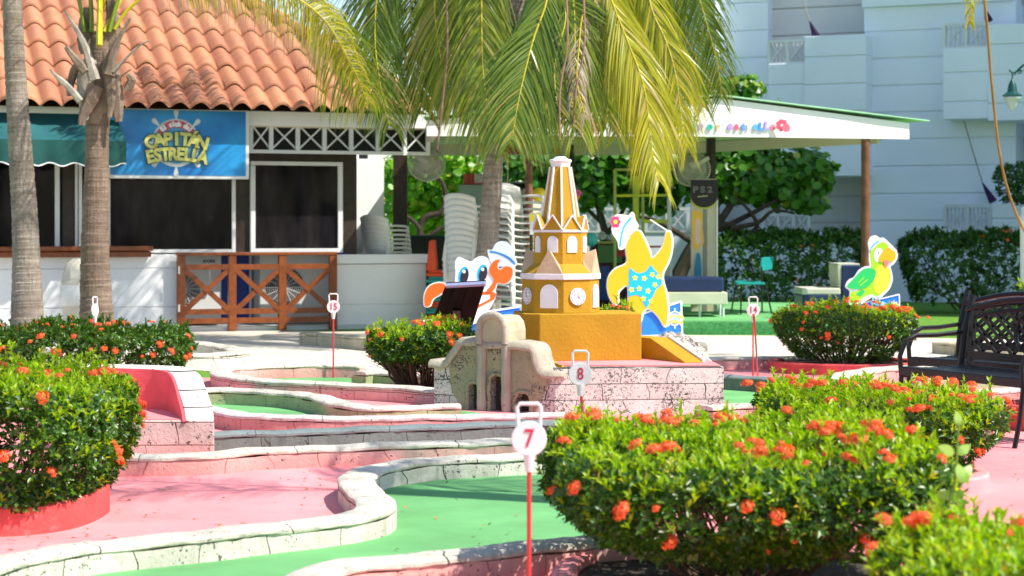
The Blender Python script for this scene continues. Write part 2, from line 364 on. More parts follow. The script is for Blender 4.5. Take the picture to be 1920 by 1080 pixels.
kerb([(1300, 704), (1358, 703), (1420, 706), (1500, 712), (1600, 716)], .13, .17, ST_D, COPED, 'grey green stone kerb behind the pole numbered 14')
kerb([(1320, 762), (1358, 759), (1400, 757), (1480, 758), (1560, 765)], .1, .17, ST_P, COPE, 'low white stone kerb right of the fort wall')
kerb([(1560, 712), (1590, 699), (1640, 690), (1690, 687), (1780, 684), (1870, 684)], .13, .22, ST_P, COPE, 'bright white stone kerb behind the black benches')
kerb([(1760, 640), (1850, 646), (1960, 648), (2100, 650)], .13, .2, ST_B, ST_B, 'beige stone kerb at the lawn edge behind the benches')
kerb([(1780, 735), (1860, 730), (1930, 727), (2020, 727)], .13, .18, ST_R, COPEP, 'rose stone kerb at the right edge behind the bench leg')
kerb([(1700, 706), (1800, 700), (1930, 696), (2030, 700)], .13, .18, ST_G, COPE, 'green tinted stone kerb seen under the bench seat')

# ------------------------------------------------------------------ pink niche obstacle on the left
nb = thing('niche_obstacle', G(320, 890), 'pale stone block with a red painted niche and curved white wall', 'mini golf obstacle')
mb = MB(); a = G(170, 876); b = G(402, 876); a = Vector((a.x, a.y, 0)); b = Vector((b.x, b.y, 0)); dpt = Vector((-.28, .85, 0))
mb.prism([a, b, b+dpt, a+dpt], (0, 0, .265)); mb.build('base_block', coral('coral_block', (.78, .62, .57), .75, spray=(.85, .3, .28), brick=(.42, .13), uv=False, spray_h=.13), nb, bevel=.008)
mb = MB(); ff = Vector((0, .012, .265))
mb.prism([a+ff+Vector((0, .0, 0)), b+ff+Vector((-.17, 0, 0)), b+dpt+ff, a+dpt+ff], (0, 0, .006)); mb.build('niche_floor', M_pink, nb)
# curved wall: plan path from front right going back and round to the left; height grows backwards
def hwall(path, hs, z0, wd, name, m, parent, inner=None):
    V = []; F = []; n = len(path)
    for i, p in enumerate(path):
        t = (path[min(i+1, n-1)]-path[max(i-1, 0)]).normalized(); x = Vector((t.y, -t.x, 0))*wd/2; h = hs[i]
        for q, z in ((p-x, z0), (p-x, h-.012), (p-x*.8, h), (p+x*.8, h), (p+x, h-.012), (p+x, z0)): V.append((q.x, q.y, z))
    for i in range(n-1):
        for k in range(6): F.append((i*6+k, (i+1)*6+k, (i+1)*6+(k+1) % 6, i*6+(k+1) % 6))
    F += [tuple(range(6)), tuple((n-1)*6+k for k in range(5, -1, -1))]
    return MB().add(V, F).build(name, m, parent, smooth=True)
c0 = b+Vector((-.085, .02, 0)); cc = catmull([c0, c0+Vector((-.10, .30, 0)), c0+Vector((-.19, .55, 0)), c0+Vector((-.36, .72, 0)), c0+Vector((-.75, .80, 0)), c0+Vector((-1.2, .82, 0))], .03)
tt = [i/(len(cc)-1) for i in range(len(cc))]; hs = [.275+.235*math.sin(min(1, t/.42)*math.pi/2)**.8+.02*t for t in tt]
hwall(cc, hs, .262, .16, 'curved_wall', coral('coral_white', (.82, .78, .74), .35, brick=(30, .085), uv=False), nb)
ci = []
for i, p in enumerate(cc):
    t = (cc[min(i+1, len(cc)-1)]-cc[max(i-1, 0)]).normalized(); ci.append(p+Vector((-t.y, t.x, 0))*.09)
ci = catmull([ci[int(k*(len(ci)-1)/9)] for k in range(10)], .03); ti = [i/(len(ci)-1) for i in range(len(ci))]
hwall(ci, [.262+.235*math.sin(min(1, t/.42)*math.pi/2)**.8+.02*t for t in ti], .26, .02, 'niche_lining', M_pinkwall, nb)
mb = MB(); q = b+dpt; mb.prism([q+Vector((-.26, -.17, .27)), q+Vector((-.26, .02, .27)), q+Vector((-.9, .02, .27)), q+Vector((-.9, -.17, .27))], (0, 0, .12)); mb.build('niche_step', M_pinkwall, nb, bevel=.01)

# ------------------------------------------------------------------ red planters
def ring(cx, cy, rx, ry, h, wd, label, m=None, sq=2.0):
    t = thing('round_planter', (cx, cy, 0), label, 'planter', 'red painted planters')
    n = 72; V = []; F = []; prof = [(0, 0), (0, h-.012), (-.012, h), (-wd+.012, h), (-wd, h-.012), (-wd, h-.05)]
    for i in range(n):
        a = 2*math.pi*i/n; ca, sa = math.cos(a), math.sin(a); q = (abs(ca)**sq+abs(sa)**sq)**(-1/sq)
        for d, z in prof: V.append((cx+(rx+d)*ca*q+.006*math.sin(5*a), cy+(ry+d)*sa*q, z))
    k = len(prof); F = [(i*k+j, ((i+1) % n)*k+j, ((i+1) % n)*k+j+1, i*k+j+1) for i in range(n) for j in range(k-1)]
    MB().add(V, F).build('rim', m or M_red, t, smooth=True)
    V = []
    for i in range(n):
        a = 2*math.pi*i/n; ca, sa = math.cos(a), math.sin(a); q = (abs(ca)**sq+abs(sa)**sq)**(-1/sq)
        V.append((cx+(rx-wd*.7)*ca*q, cy+(ry-wd*.7)*sa*q, h-.035))
    MB().add(V, [tuple(range(n))]).build('soil', M_soil, t); return t
ring(-2.46, 8.95, .55, .60, .14, .07, 'red planter at the left edge under the large bush', sq=2.6)
ring(-.74, 15.5, .50, .42, .075, .07, 'low red planter left of the stone fort wall', sq=3)
ring(3.16, 18.2, .74, .62, .11, .09, 'red round planter under the bush in front of the parrot board')
ring(.85, 7.2, .70, .72, .07, .09, 'pinkish planter rim under the nearest big bush', sq=2.3, m=M_pink)
ring(1.93, 10.3, .58, .66, .09, .09, 'pink planter under the bush beside the bench', sq=3, m=M_pink)
ring(3.62, 13.0, .30, .35, .17, .08, 'red planter at the right edge behind the bench leg')

# ------------------------------------------------------------------ left club building
A20 = R(20); B0 = G(480, 620); FB = Frame((B0.x, B0.y), A20)
bl = thing('club_building', FB.pt(-1, 0), 'white building with orange tiled roof, dark windows and a wooden counter', 'building')
def bx(name, m, rects, parent=None, bevel=.004):
    mb = MB()
    for r in rects: FB.pbox(mb, *r)
    return mb.build(name, m, parent or bl, bevel=bevel)
# serving wall: courses with grooves
def coursed(mb, F, px0, px1, off, lines, th):
    for a, b in zip(lines[:-1], lines[1:]):
        pm = (px0+px1)/2; u0 = F.hit(px0, 560, off)[0]; u1 = F.hit(px1, 560, off)[0]
        z1 = F.hit(pm, a, off)[1]; z0 = F.hit(pm, b, off)[1]
        F.ubox(mb, u0, u1, z0+.010, z1, off, th); F.ubox(mb, u0+.002, u1-.002, z0-.005, z0+.02, off-.02, th-.022)
mb = MB(); coursed(mb, FB, -160, 334, 0, [478, 505, 579, 634], .3); mb.build('serving_wall', M_white, bl, bevel=.006)
mb = MB(); coursed(mb, FB, 630, 799, 0, [495, 571, 632], .3); FB.pbox(mb, 628, 809, 477, 494, .06, .42); mb.build('serving_wall', M_white, bl, bevel=.006)
bx('counter_top', M_wood, [(-160, 288, 462, 471, .22, .5), (-160, 284, 472, 483, .17, .4)], bevel=.012)
bx('podium', M_conc2, [(334, 700, 611, 650, .06, 1.6)])
bx('recess_wall', M_white, [(300, 670, 440, 640, -1.05, .2)]); bx('recess_side', M_white, [(664, 720, 298, 477, -1.15, .1)])
bd_ = bx('blue_door', M_navy, [(413, 470, 478, 612, -.75, .05)]); MATS['door_blue'] = mat('door_blue', (.01, .045, .30), .4)
bd_.data.materials[0] = MATS['door_blue']
bx('door_edge_trim', M_frame, [(468, 472, 470, 612, -.7, .05)]); bx('blue_sill', MATS['door_blue'], [(440, 470, 470, 477, -.3, .1), (620, 652, 475, 479, -.1, .1)])
# window band
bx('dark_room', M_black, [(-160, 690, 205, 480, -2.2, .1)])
glass, gnt, gb = newmat('dark_glass'); gb.inputs['Base Color'].default_value = (.010, .010, .013, 1); gb.inputs['Roughness'].default_value = .08; gb.inputs['Specular IOR Level'].default_value = .09
xx = gnt.nodes.new('ShaderNodeMapping'); xx.inputs['Scale'].default_value = (2.2, 1, .7); gnt.links.new(pos(gnt), xx.inputs[0]); gnt.links.new(mixc(gnt, ramp(gnt, noise(gnt, xx.outputs[0], 1.2, 3), .4, .7), (.004, .004, .006), (.030, .026, .030)), gb.inputs['Base Color'])
for r_ in [(117, 140, 296, 478, -.12, .25), (440, 471, 290, 478, -.12, .25), (640, 669, 285, 478, -.12, .25)]: bx('column', M_dkwood, [r_])
bx('lintel', M_dkwood, [(-160, 669, 283, 304, -.10, .25)])
bx('window_column', M_frame, [(141, 146, 298, 478, -.08, .08), (148, 154, 298, 478, -.05, .06)])
def window(px0, px1, py0, py1, lab=None, t=7):
    fr = bx('window_frame', M_frame, [(px0, px1, py0, py0+t*.8, -.05, .07), (px0, px1, py1-t*.9, py1, -.05, .07), (px0, px0+t, py0+t*.8, py1-t*.9, -.05, .07), (px1-t, px1, py0+t*.8, py1-t*.9, -.05, .07)])
    mb = MB(); FB.pbox(mb, px0+t-2, px1-t+2, py0+t-2, py1-t+2, -.085, .01); g = mb.build('pane', glass, fr); return fr
window(-150, 112, 297, 476, t=9); window(200, 442, 330, 474); window(470, 643, 303, 474, t=9)
# fascia, lattice frieze
bx('fascia', M_fasc, [(-160, 806, 186, 232, .30, .06)]); bx('soffit', M_cream, [(-160, 806, 228, 234, .28, .75)])
bx('frieze_backing', M_black, [(466, 806, 232, 284, .02, .04)])
mb = MB(); zt = FB.hit(640, 234, .2)[1]; zb = FB.hit(640, 283, .2)[1]
us = [FB.hit(x, 258, .2)[0] for x in (470, 508, 558, 608, 658, 708, 758, 802)]
for a, b in zip(us[:-1], us[1:]):
    for z0, z1 in ((zb, zt), (zt, zb)): mb.beam(FB.pt(a, z0, .2+(.004 if z0 < z1 else -.012)), FB.pt(b, z1, .2+(.004 if z0 < z1 else -.012)), .02, .028, FB.n)
for a in us: FB.ubox(mb, a-.028, a+.028, zb, zt, .225, .045)
FB.ubox(mb, us[0]-.04, us[-1]+.02, zb-.045, zb, .235, .06); FB.ubox(mb, us[0]-.04, us[-1]+.02, zt, zt+.03, .235, .06)
mb.build('lattice_frieze', M_frame, bl)
# roof tiles
U0, ZE = FB.hit(330, 200, .62); phi = R(31); cw = .268; cl = .56; amp = .078
uR = FB.hit(806, 208, .62)[0]; uL = FB.hit(-260, 200, .62)[0]
nC = int((uR-uL)/cw); rows = 12; V = []; Q = []; UVc = []
hip = (FB.hit(806, 208, .62)[0]-FB.hit(585, 208, .62)[0])/6.2
per = 10
for r_ in range(rows):
    for c_ in range(nC):
        u0 = uR-(c_+1)*cw
        if c_*cw < r_*cl*.60-.1: continue
        ph = .022*math.sin(c_*7.1+r_*3.3)*math.sin(c_*2.3+r_*9.1); base = len(V)
        for e, (s_, zoff) in enumerate(((r_*cl-.05, .052+ph*.5), (r_*cl+cl*.5, .03), (r_*cl+cl+.03, .004))):
            for k in range(per+1):
                t = k/per; wv = amp*math.cos(2*math.pi*(t-.42)) if t < .84 else amp*math.cos(2*math.pi*(t-.42))
                wv = amp*(1.25*abs(math.cos(math.pi*(t-.42)))**1.1-.6)
                h = zoff+wv; d = s_
                V.append(FB.pt(u0+t*(cw+.004), ZE+.02+d*math.sin(phi)+h*math.cos(phi), .62-d*math.cos(phi)+h*math.sin(phi)))
                UVc.append((c_+.5, r_+.5))
        for e in range(2):
            for k in range(per): Q.append((base+e*(per+1)+k, base+e*(per+1)+k+1, base+(e+1)*(per+1)+k+1, base+(e+1)*(per+1)+k))
        b2 = len(V)
        for k in range(per+1):
            v = V[base+k]; V.append(v-Vector((0, 0, .03))); UVc.append((c_+.5, r_+.5))
        for k in range(per): Q.append((b2+k, b2+k+1, base+k+1, base+k))
m, nt, b = newmat('clay_roof_tile'); uvn = nt.nodes.new('ShaderNodeUVMap'); wn = nt.nodes.new('ShaderNodeTexWhiteNoise'); wn.noise_dimensions = '2D'
nt.links.new(uvn.outputs[0], wn.inputs['Vector']); p = pos(nt)
c = mixc(nt, wn.outputs['Value'], (.42, .165, .085), (.56, .25, .125)); c = mixc(nt, ramp(nt, noise(nt, p, 3, 6), .42, .75, 0, .45), c, (.33, .13, .10))
c = mixc(nt, ramp(nt, noise(nt, p, 9, 8, .75), .6, .75, 0, .4), c, (.60, .38, .30)); c = mixc(nt, ramp(nt, noise(nt, p, 2.1, 9, .8), .55, .70, 0, .5), c, (.20, .10, .07)); nt.links.new(c, b.inputs['Base Color']); b.inputs['Roughness'].default_value = .8; bump(nt, b, noise(nt, p, 40), .2)
sweepobj('roof', [tuple(v) for v in V], Q, UVc, m, bl)
mb = MB(); d_ = rows*cl
mb.add([FB.pt(uL, ZE-.03, .55), FB.pt(uR, ZE-.03, .55), FB.pt(uR-d_*.6, ZE-.03+d_*math.sin(phi), .55-d_*math.cos(phi)), FB.pt(uL, ZE-.03+d_*math.sin(phi), .55-d_*math.cos(phi))], [(0, 1, 2, 3)])
mb.build('roof_deck', M_dkwood, bl)
mb = MB()
for k in range(15):
    s0 = k*.5; a = FB.pt(uR+.02-s0*.6, ZE+.10+s0*math.sin(phi), .64-s0*math.cos(phi)); s1 = s0+.56; bq = FB.pt(uR+.02-s1*.6, ZE+.07+s1*math.sin(phi), .64-s1*math.cos(phi))
    mb.tube([a, bq], [.10, .08], 10)
mb.build('hip_tiles', m, bl, smooth=True)
# side and back walls so that the building stands on its own
mb = MB(); uS = FB.hit(700, 400, -.5)[0]; FB.ubox(mb, uS-.1, uS, 0, 2.8, -1.26, 5.0); FB.ubox(mb, uL, uL+.1, 0, 3, -.3, 7); FB.ubox(mb, uL, uS, 0, 2.8, -6.2, .2)
mb.build('outer_wall', M_white, bl)
# awning
aw = thing('green_awning', FB.pt(*FB.hit(60, 260, .5), .5), 'dark green fabric awning with a white wavy hem above the counter', 'awning')
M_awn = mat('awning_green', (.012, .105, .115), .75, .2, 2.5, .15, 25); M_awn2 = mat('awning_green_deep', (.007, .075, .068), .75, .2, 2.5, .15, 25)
V = []; F = []; nx = 70; uA = FB.hit(-160, 260, .5)[0]; uB = FB.hit(236, 260, .9)[0]; zt = FB.hit(100, 213, .3)[1]; zm = FB.hit(100, 262, .95)[1]; zb = FB.hit(100, 308, .95)[1]
for i in range(nx+1):
    u = uA+(uB-uA)*i/nx; sag = .012*math.sin(i*.7)+.015*math.sin(i*.23)
    V += [FB.pt(u-.05, zt, .33), FB.pt(u, (zt+zm)/2-.03+sag, .62), FB.pt(u, zm, .95), FB.pt(u, (zm+zb)/2, .95+sag), FB.pt(u, zb+.022*math.sin(i*.75), .94+sag*1.6)]
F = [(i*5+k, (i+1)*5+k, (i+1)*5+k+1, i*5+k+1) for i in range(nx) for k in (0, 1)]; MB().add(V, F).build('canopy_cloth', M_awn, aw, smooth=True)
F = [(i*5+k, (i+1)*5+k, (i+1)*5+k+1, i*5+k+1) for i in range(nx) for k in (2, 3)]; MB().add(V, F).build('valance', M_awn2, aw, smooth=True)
MB().tube([V[i*5+4] for i in range(nx+1)], .008, 5).build('hem', M_wht, aw)
MB().add([V[nx*5], V[nx*5+1], V[nx*5+2], V[nx*5+3]+Vector((0, 0, 0)), V[nx*5+4], FB.pt(uB, zb, .33)], [(0, 1, 2, 3, 4, 5)]).build('side_flap', M_awn2, aw)
# sign board
sg = thing('club_sign', FB.pt(*FB.hit(335, 335, .4), .4), 'blue rectangular sign with a ship wheel and yellow lettering under the tiled roof', 'sign')
SO = .42; mb = MB(); FB.pbox(mb, 203, 467, 203, 335, SO, .08); mb.build('frame', M_frame, sg, bevel=.006)
m, nt, b = newmat('sign_blue'); p = pos(nt); c = mixc(nt, ramp(nt, noise(nt, p, 1.6, 3), .35, .65), (.012, .17, .50), (.02, .30, .66)); nt.links.new(c, b.inputs['Base Color']); b.inputs['Roughness'].default_value = .35
mb = MB(); FB.pbox(mb, 207, 461, 207, 329, SO+.006, .01); mb.build('panel', m, sg)
wc = FB.hit(330, 268, SO); k = 1/FB_S if False else (FB.hit(380, 268, SO)[0]-FB.hit(330, 268, SO)[0])/50
def wheel(F, mb, uc, zc, r, off, m_pt=8, th=.008):
    n = 40
    for i in range(n):
        a0 = 2*math.pi*i/n; a1 = 2*math.pi*(i+1)/n
        q = [F.pt(uc+rr*math.cos(a), zc+rr*math.sin(a), off) for rr, a in ((r, a0), (r, a1), (r*.86, a1), (r*.86, a0))]; mb.prism(q, F.n*th)
    for i in range(m_pt):
        a = 2*math.pi*i/m_pt+math.pi/2; t = Vector((math.cos(a), math.sin(a))); s = Vector((-t.y, t.x))
        pr = [(.98, .03), (1.08, .05), (1.2, .09), (1.32, .10), (1.38, .05)]
        L = [t*x*r+s*y*r for x, y in pr]+[t*x*r-s*y*r for x, y in reversed(pr)]
        mb.prism([F.pt(uc+v.x, zc+v.y, off+.001) for v in L], F.n*th)
mb = MB(); wheel(FB, mb, wc[0], wc[1], 45*k, SO+.006); mb.build('ship_wheel', mat('faded_white', (.62, .68, .70), .5), sg)
mb = MB(); n = 40; mb.prism([FB.pt(wc[0]+38*k*math.cos(2*math.pi*i/n), wc[1]+38*k*math.sin(2*math.pi*i/n), SO+.005) for i in range(n)], FB.n*.004); mb.build('wheel_centre', mat('sign_light_blue', (.10, .38, .68), .4), sg)
M_ylt = mat('sign_lettering_yellow', (.56, .56, .16), .4, .1); M_ylo = mat('sign_lettering_outline', (.015, .09, .14), .4); M_ban = mat('sign_banner_red', (.60, .10, .15), .4)
mb = MB()
bn = [(math.cos(a)*rr, math.sin(a)*rr) for rr, al in ((46, np.linspace(R(165), R(15), 16)), (33, np.linspace(R(15), R(165), 16))) for a in al]
mb.prism([FB.pt(wc[0]+x*k*.92, wc[1]+(y-4)*k, SO+.016) for x, y in bn], FB.n*.006)
mb.prism([FB.pt(wc[0]+x*k, wc[1]+y*k, SO+.0145) for x, y in ((-42, 12), (-34, 2), (-26, 14), (-34, 18))], FB.n*.004); mb.prism([FB.pt(wc[0]+x*k, wc[1]+y*k, SO+.0145) for x, y in ((42, 12), (34, 2), (26, 14), (34, 18))], FB.n*.004)
mb.build('banner', M_ban, sg)
def arc_text(F, mb, s, uc, zc, r, size, off, span, offset=0, depth=.006, sx=1, wob=0):
    n = len(s)
    for i, ch in enumerate(s):
        if ch == ' ': continue
        a = span*(.5-i/(n-1)); at = F.pt(uc-r*math.sin(a), zc+r*math.cos(a)-r, off)
        put_text(mb, ch, size, at, F.u, (0, 0, 1), depth, offset, a, sx)
mb = MB(); arc_text(FB, mb, 'El club del', wc[0], wc[1]+35*k, 39*k, 9.5*k*1.3, SO+.028, R(84), .006); mb.build('small_lettering', M_wht, sg)
for off, fo, mm, nm in ((SO+.030, .022, M_ylo, 'lettering_outline'), (SO+.042, .011, M_ylt, 'lettering')):
    mb = MB(); arc_text(FB, mb, 'CAPITÁN', wc[0], wc[1]+6*k, 190*k, 27*k*1.2, off, R(29), fo, .01, 1.0); arc_text(FB, mb, 'ESTRELLA', wc[0], wc[1]-22*k, 230*k, 27*k*1.2, off, R(24.5), fo, .01, .9); mb.build(nm, mm, sg)

# air conditioners
def ac(px0, px1, py0, py1, off, fanx, fr, label, york=False):
    t = thing('air_conditioner', FB.pt(*FB.hit((px0+px1)/2, py1, off), off), label, 'air conditioner', 'outdoor air conditioning units')
    mb = MB(); FB.pbox(mb, px0, px1, py0, py1, off, .4); mb.build('casing', mat('ac_enamel', (.62, .63, .62), .4, .04), t, bevel=.012)
    uc, zc = FB.hit(fanx, (py0+py1)/2+2, off+.005); r = fr
    mb = MB(); n = 36; mb.prism([FB.pt(uc+r*math.cos(2*math.pi*i/n), zc+r*math.sin(2*math.pi*i/n), off+.001) for i in range(n)], FB.n*.004); mb.build('fan_opening', M_black, t)
    mb = MB()
    for rr in np.linspace(r*.2, r*1.0, 9): mb.tube([FB.pt(uc+rr*math.cos(2*math.pi*i/28), zc+rr*math.sin(2*math.pi*i/28), off+.015) for i in range(29)], .003, 4, False)
    for i in range(8):
        a = math.pi*i/8; mb.tube([FB.pt(uc+r*math.cos(a), zc+r*math.sin(a), off+.014), FB.pt(uc-r*math.cos(a), zc-r*math.sin(a), off+.014)], .004, 4)
    mb.build('grille', M_frame, t)
    if york:
        mb = MB()
        for i, ch in enumerate('YORK'): put_text(mb, ch, .052, FB.pt(*FB.hit(387+i*4.7, 490, off+.003), off+.003), FB.u, (0, 0, 1), .003, .002)
        FB.pbox(mb, 381, 384.5, 487.6, 492.4, off+.004, .003); mb.build('lettering', M_dark, t)
    return t
ac(345, 415, 476, 604, -.40, 345, .22, 'air conditioner at the left behind the fence with black lettering', True)
ac(487, 622, 467, 606, -.33, 534, .27, 'wide air conditioner with a round fan behind the fence')
# wooden fence
fc = thing('wooden_fence', FB.pt(*FB.hit(480, 615, .15), .15), 'orange brown wooden fence with three crossed panels before the air conditioners', 'fence')
ZT, ZB = FB.hit(480, 477, .15)[1], FB.hit(480, 611, .15)[1]; fx = [340, 436, 530, 625]; fu = [FB.hit(x, 540, .15)[0] for x in fx]
for i, u in enumerate(fu):
    mb = MB(); FB.ubox(mb, u-.052, u+.052, ZB-.06 if i else ZB+.0, ZT-.012, .16, .08); mb.build('post', M_wood, fc, bevel=.006)
mb = MB(); FB.ubox(mb, fu[0]-.06, fu[-1]+.06, ZT-.012, ZT+.03, .17, .11); mb.build('top_rail', M_wood, fc, bevel=.006)
for a, b in zip(fu[:-1], fu[1:]):
    mb = MB(); z1 = ZT-.20; z0 = ZB+.16
    for z in (z1, z0, ZB+.04): FB.ubox(mb, a+.052, b-.052, z, z+.072, .155, .05)
    mb.beam(FB.pt(a+.05, z1, .152), FB.pt(b-.05, z0+.055, .152), .068, .022, FB.n); mb.beam(FB.pt(a+.05, z0+.055, .14), FB.pt(b-.05, z1, .14), .068, .022, FB.n)
    mb.build('cross_panel', M_wood, fc)
mb = MB()
for z in (ZB+.2, ZT-.25): FB.ubox(mb, fu[0]-.05, fu[0]-.028, z, z+.1, .206, .012)
mb.build('hinges', M_whitep, fc)
# trash bin
t = thing('trash_bin', G(150, 640), 'beige domed trash bin half hidden behind the ringed palm trunk', 'trash bin')
M_bin = mat('bin_beige', (.60, .56, .46), .5, .05); cb = P(150, 600, 24.0); cb.z = 0; prof = [(.20, 0), (.22, .62), (.235, .64), (.235, .70), (.22, .72), (.21, .82), (.16, .93), (.08, .985), (.01, .99)]
z = cb; MB().lathe(prof, cb, 28).build('bin_body', M_bin, t, smooth=True)
MB().box(cb+Vector((.02, -.205, .80)), (.20, .03, .13)).build('flap', mat('bin_flap', (.66, .63, .54), .45), t, bevel=.01)
mb = MB().lathe([(.226, .4), (.25, .45), (.246, .56), (.24, .66)], cb, 24); mb.build('bag_liner', mat('bag_film', (.72, .72, .70), .25), t, smooth=True)
# ------------------------------------------------------------------ hotel
H0 = G(1640, 565); FH = Frame((H0.x, H0.y), R(-24))
ht = thing('hotel', FH.pt(0, 0), 'large white hotel building with grooved walls and balconies in shade', 'building')
def hw_(name, px0, px1, py0, py1, off, th, lines=None, m=None):
    mb = MB(); u0 = FH.hit(px0, 430, off)[0]; u1 = FH.hit(px1, 430, off)[0]; pm = (px0+px1)/2
    if lines is None: FH.pbox(mb, px0, px1, py0, py1, off, th)
    else:
        zs = [FH.hit(pm, y, off)[1] for y in [py0]+[l for l in lines if py0+4 < l < py1-4]+[py1]]
        for i, (a, b) in enumerate(zip(zs[:-1], zs[1:])):
            last = i == len(zs)-2
            FH.ubox(mb, u0, u1, b+(0 if last else .035), a, off, th)
            if not last: FH.ubox(mb, u0+.003, u1-.003, b-.003, b+.038, off-.035, th-.04)
    return mb.build(name, m or M_whiteh, ht, bevel=.012)
LN = [-250, -200, -148, -97, -46, 5, 57, 108, 160, 211, 262, 313, 365, 416, 467]
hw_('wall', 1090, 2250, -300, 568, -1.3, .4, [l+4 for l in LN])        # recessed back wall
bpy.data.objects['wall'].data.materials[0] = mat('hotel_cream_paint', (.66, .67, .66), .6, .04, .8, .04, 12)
hw_('pier', 1620, 1905, 8, 568, 0, .9, LN); hw_('pier', 1616, 1900, -300, 7, .10, .9, LN)
hw_('pier', 1285, 1342, -300, 440, -.3, .8, LN)
hw_('balcony_wall', 1342, 1440, -300, 190, -.55, .3, [l+3 for l in LN])
hw_('balcony', 1508, 1624, 66, 330, .5, 1.2, [108, 160, 211, 262]); hw_('balcony', 1440, 1509, 119, 330, .42, 1.3, [161, 212])
hw_('balcony', 1852, 2260, 38, 222, .75, 1.8, [79, 137, 192]); hw_('balcony', 1768, 1853, 90, 223, .70, 1.5, [138, 193])
hw_('balcony', 1860, 2260, 380, 568, .75, 1.8, [412, 430]); hw_('balcony', 1768, 1861, 434, 568, .70, 1.7)
hw_('balcony', 1330, 1625, 434, 568, .2, .4)
def railing(F, px0, px1, py0, py1, off, nx, parent, slats=0, z0=None, m=None, name='railing'):
    mb = MB(); u0, zt = F.hit(px0, py0, off); u1 = F.hit(px1, py0, off)[0]; zb = F.hit((px0+px1)/2, py1, off)[1]; zt = F.hit((px0+px1)/2, py0, off)[1]
    F.ubox(mb, u0, u1, zt-.05, zt, off, .07); F.ubox(mb, u0, u1, zb, zb+.035, off, .06)
    for i in range(nx+1):
        u = u0+(u1-u0)*i/nx; F.ubox(mb, u-.03, u+.03, zb+.036, zt-.051, off-.003, .05)
    for i in range(nx):
        a = u0+(u1-u0)*i/nx+.03; b = u0+(u1-u0)*(i+1)/nx-.03
        mb.beam(F.pt(a, zb+.03, off-.02), F.pt(b, zt-.05, off-.02), .02, .04, F.n); mb.beam(F.pt(a, zt-.05, off-.045), F.pt(b, zb+.03, off-.045), .02, .04, F.n)
    for i in range(slats):
        u = u0+(u1-u0)*(i+.5)/slats; F.ubox(mb, u-.018, u+.018, zb+.036, zt-.06, off-.08, .03)
    return mb.build(name, m or M_frame, parent)
railing(FH, 1441, 1511, 74, 119, .40, 2, ht, 9); railing(FH, 1769, 1852, 41, 90, .68, 2, ht, 10); railing(FH, 1771, 1857, 383, 434, .68, 2, ht, 12)
railing(FH, 1430, 1516, 400, 434, .18, 3, ht, 9)
mb = MB(); mb.box((12.2, 39.4, 6.5), (1.6, 24, 13)); mb.build('side_wing', M_whiteh, ht, bevel=.02)
# terrace wall and railing left of the hotel
tw = thing('terrace_wall', P(1200, 560, 35.3), 'low white terrace wall with crossed railing behind the play area', 'wall')
FT = Frame((P(1200, 500, 35.2).x, 35.2), R(-3)); mb = MB(); FT.pbox(mb, 1040, 1345, 434, 570, 0, .25); mb.build('wall', M_whiteh, tw, bevel=.01)
railing(FT, 1086, 1160, 389, 436, .02, 2, tw, 7)
railing(FT, 1172, 1330, 389, 436, .02, 4, tw, 14)
# second grey blue building far left behind the trees
# hammocks
def hammock(px, py, qx, qy, rx, ry, off, label):
    t = thing('hammock', FH.pt(*FH.hit(qx, qy, off), off), label, 'hammock', 'hammocks hanging on the hotel balconies')
    a = FH.pt(*FH.hit(rx, ry, off), off); b = FH.pt(*FH.hit(px, py, off), off); c = FH.pt(*FH.hit(qx, qy, off), off)
    MB().tube([a, (a+b)/2+Vector((0, 0, -.02)), b], .012, 5).build('rope', mat('rope_grey', (.30, .28, .25), .9), t)
    MB().tube([b, b.lerp(c, .35), c], [.02, .06, .13], 8, flat=.6).build('cloth', mat('hammock_purple', (.035, .015, .06), .9), t, smooth=True)
hammock(1518, 40, 1530, 68, 1503, -10, .2, 'dark hammock end hanging from the upper left hotel balcony')
hammock(1842, 343, 1862, 378, 1808, 228, .2, 'dark hammock end with a knotted rope at the ground floor balcony')
hammock(1846, 15, 1854, 40, 1838, -30, .4, 'dark hammock end behind the palm tip at the upper right balcony')

# ------------------------------------------------------------------ canopy pavilion
YF, YB = 25.0, 30.5
cp = thing('pavilion', P(1350, 600, YF), 'white flat pavilion roof with a green edge on brown timber posts', 'pavilion')
def fx_(px, py, dy=0): return P(px, py, 24.2+(px-800)/905*2.0+dy)
zb = 2.54
top = [(800, 226), (1000, 207), (1348, 184), (1705, 231)]
V = [fx_(x, y) for x, y in top]+[fx_(1705, 261), fx_(1340, 256), fx_(800, 255)]
mb = MB(); mb.prism([V[0], V[1], V[2], V[3], V[4], V[5], V[6]], (0, .06, 0)); mb.build('fascia', M_fasc, cp)
# roof sheet overhanging the fascia
mb = MB(); n_ = [fx_(794, 222), fx_(1000, 204), fx_(1350, 181), fx_(1741, 229)]
bk = [Vector((n_[0].x, YB+.3, n_[0].z+.0)), Vector((n_[1].x, YB+.3, n_[1].z)), Vector((n_[2].x-.6, YB+.3, n_[2].z)), Vector((n_[3].x-2.6, YB+.3, n_[3].z))]
fr = [Vector((p.x, p.y-.07, p.z+.01)) for p in n_]
for i in range(3): mb.add([fr[i], fr[i+1], bk[i+1], bk[i], fr[i]+Vector((0, 0, .012)), fr[i+1]+Vector((0, 0, .012)), bk[i+1]+Vector((0, 0, .012)), bk[i]+Vector((0, 0, .012))], [(0, 1, 2, 3), (7, 6, 5, 4), (0, 4, 5, 1), (1, 5, 6, 2), (2, 6, 7, 3), (3, 7, 4, 0)])
mb.build('roof_sheet', mat('mint_edge', (.45, .80, .52), .5), cp)
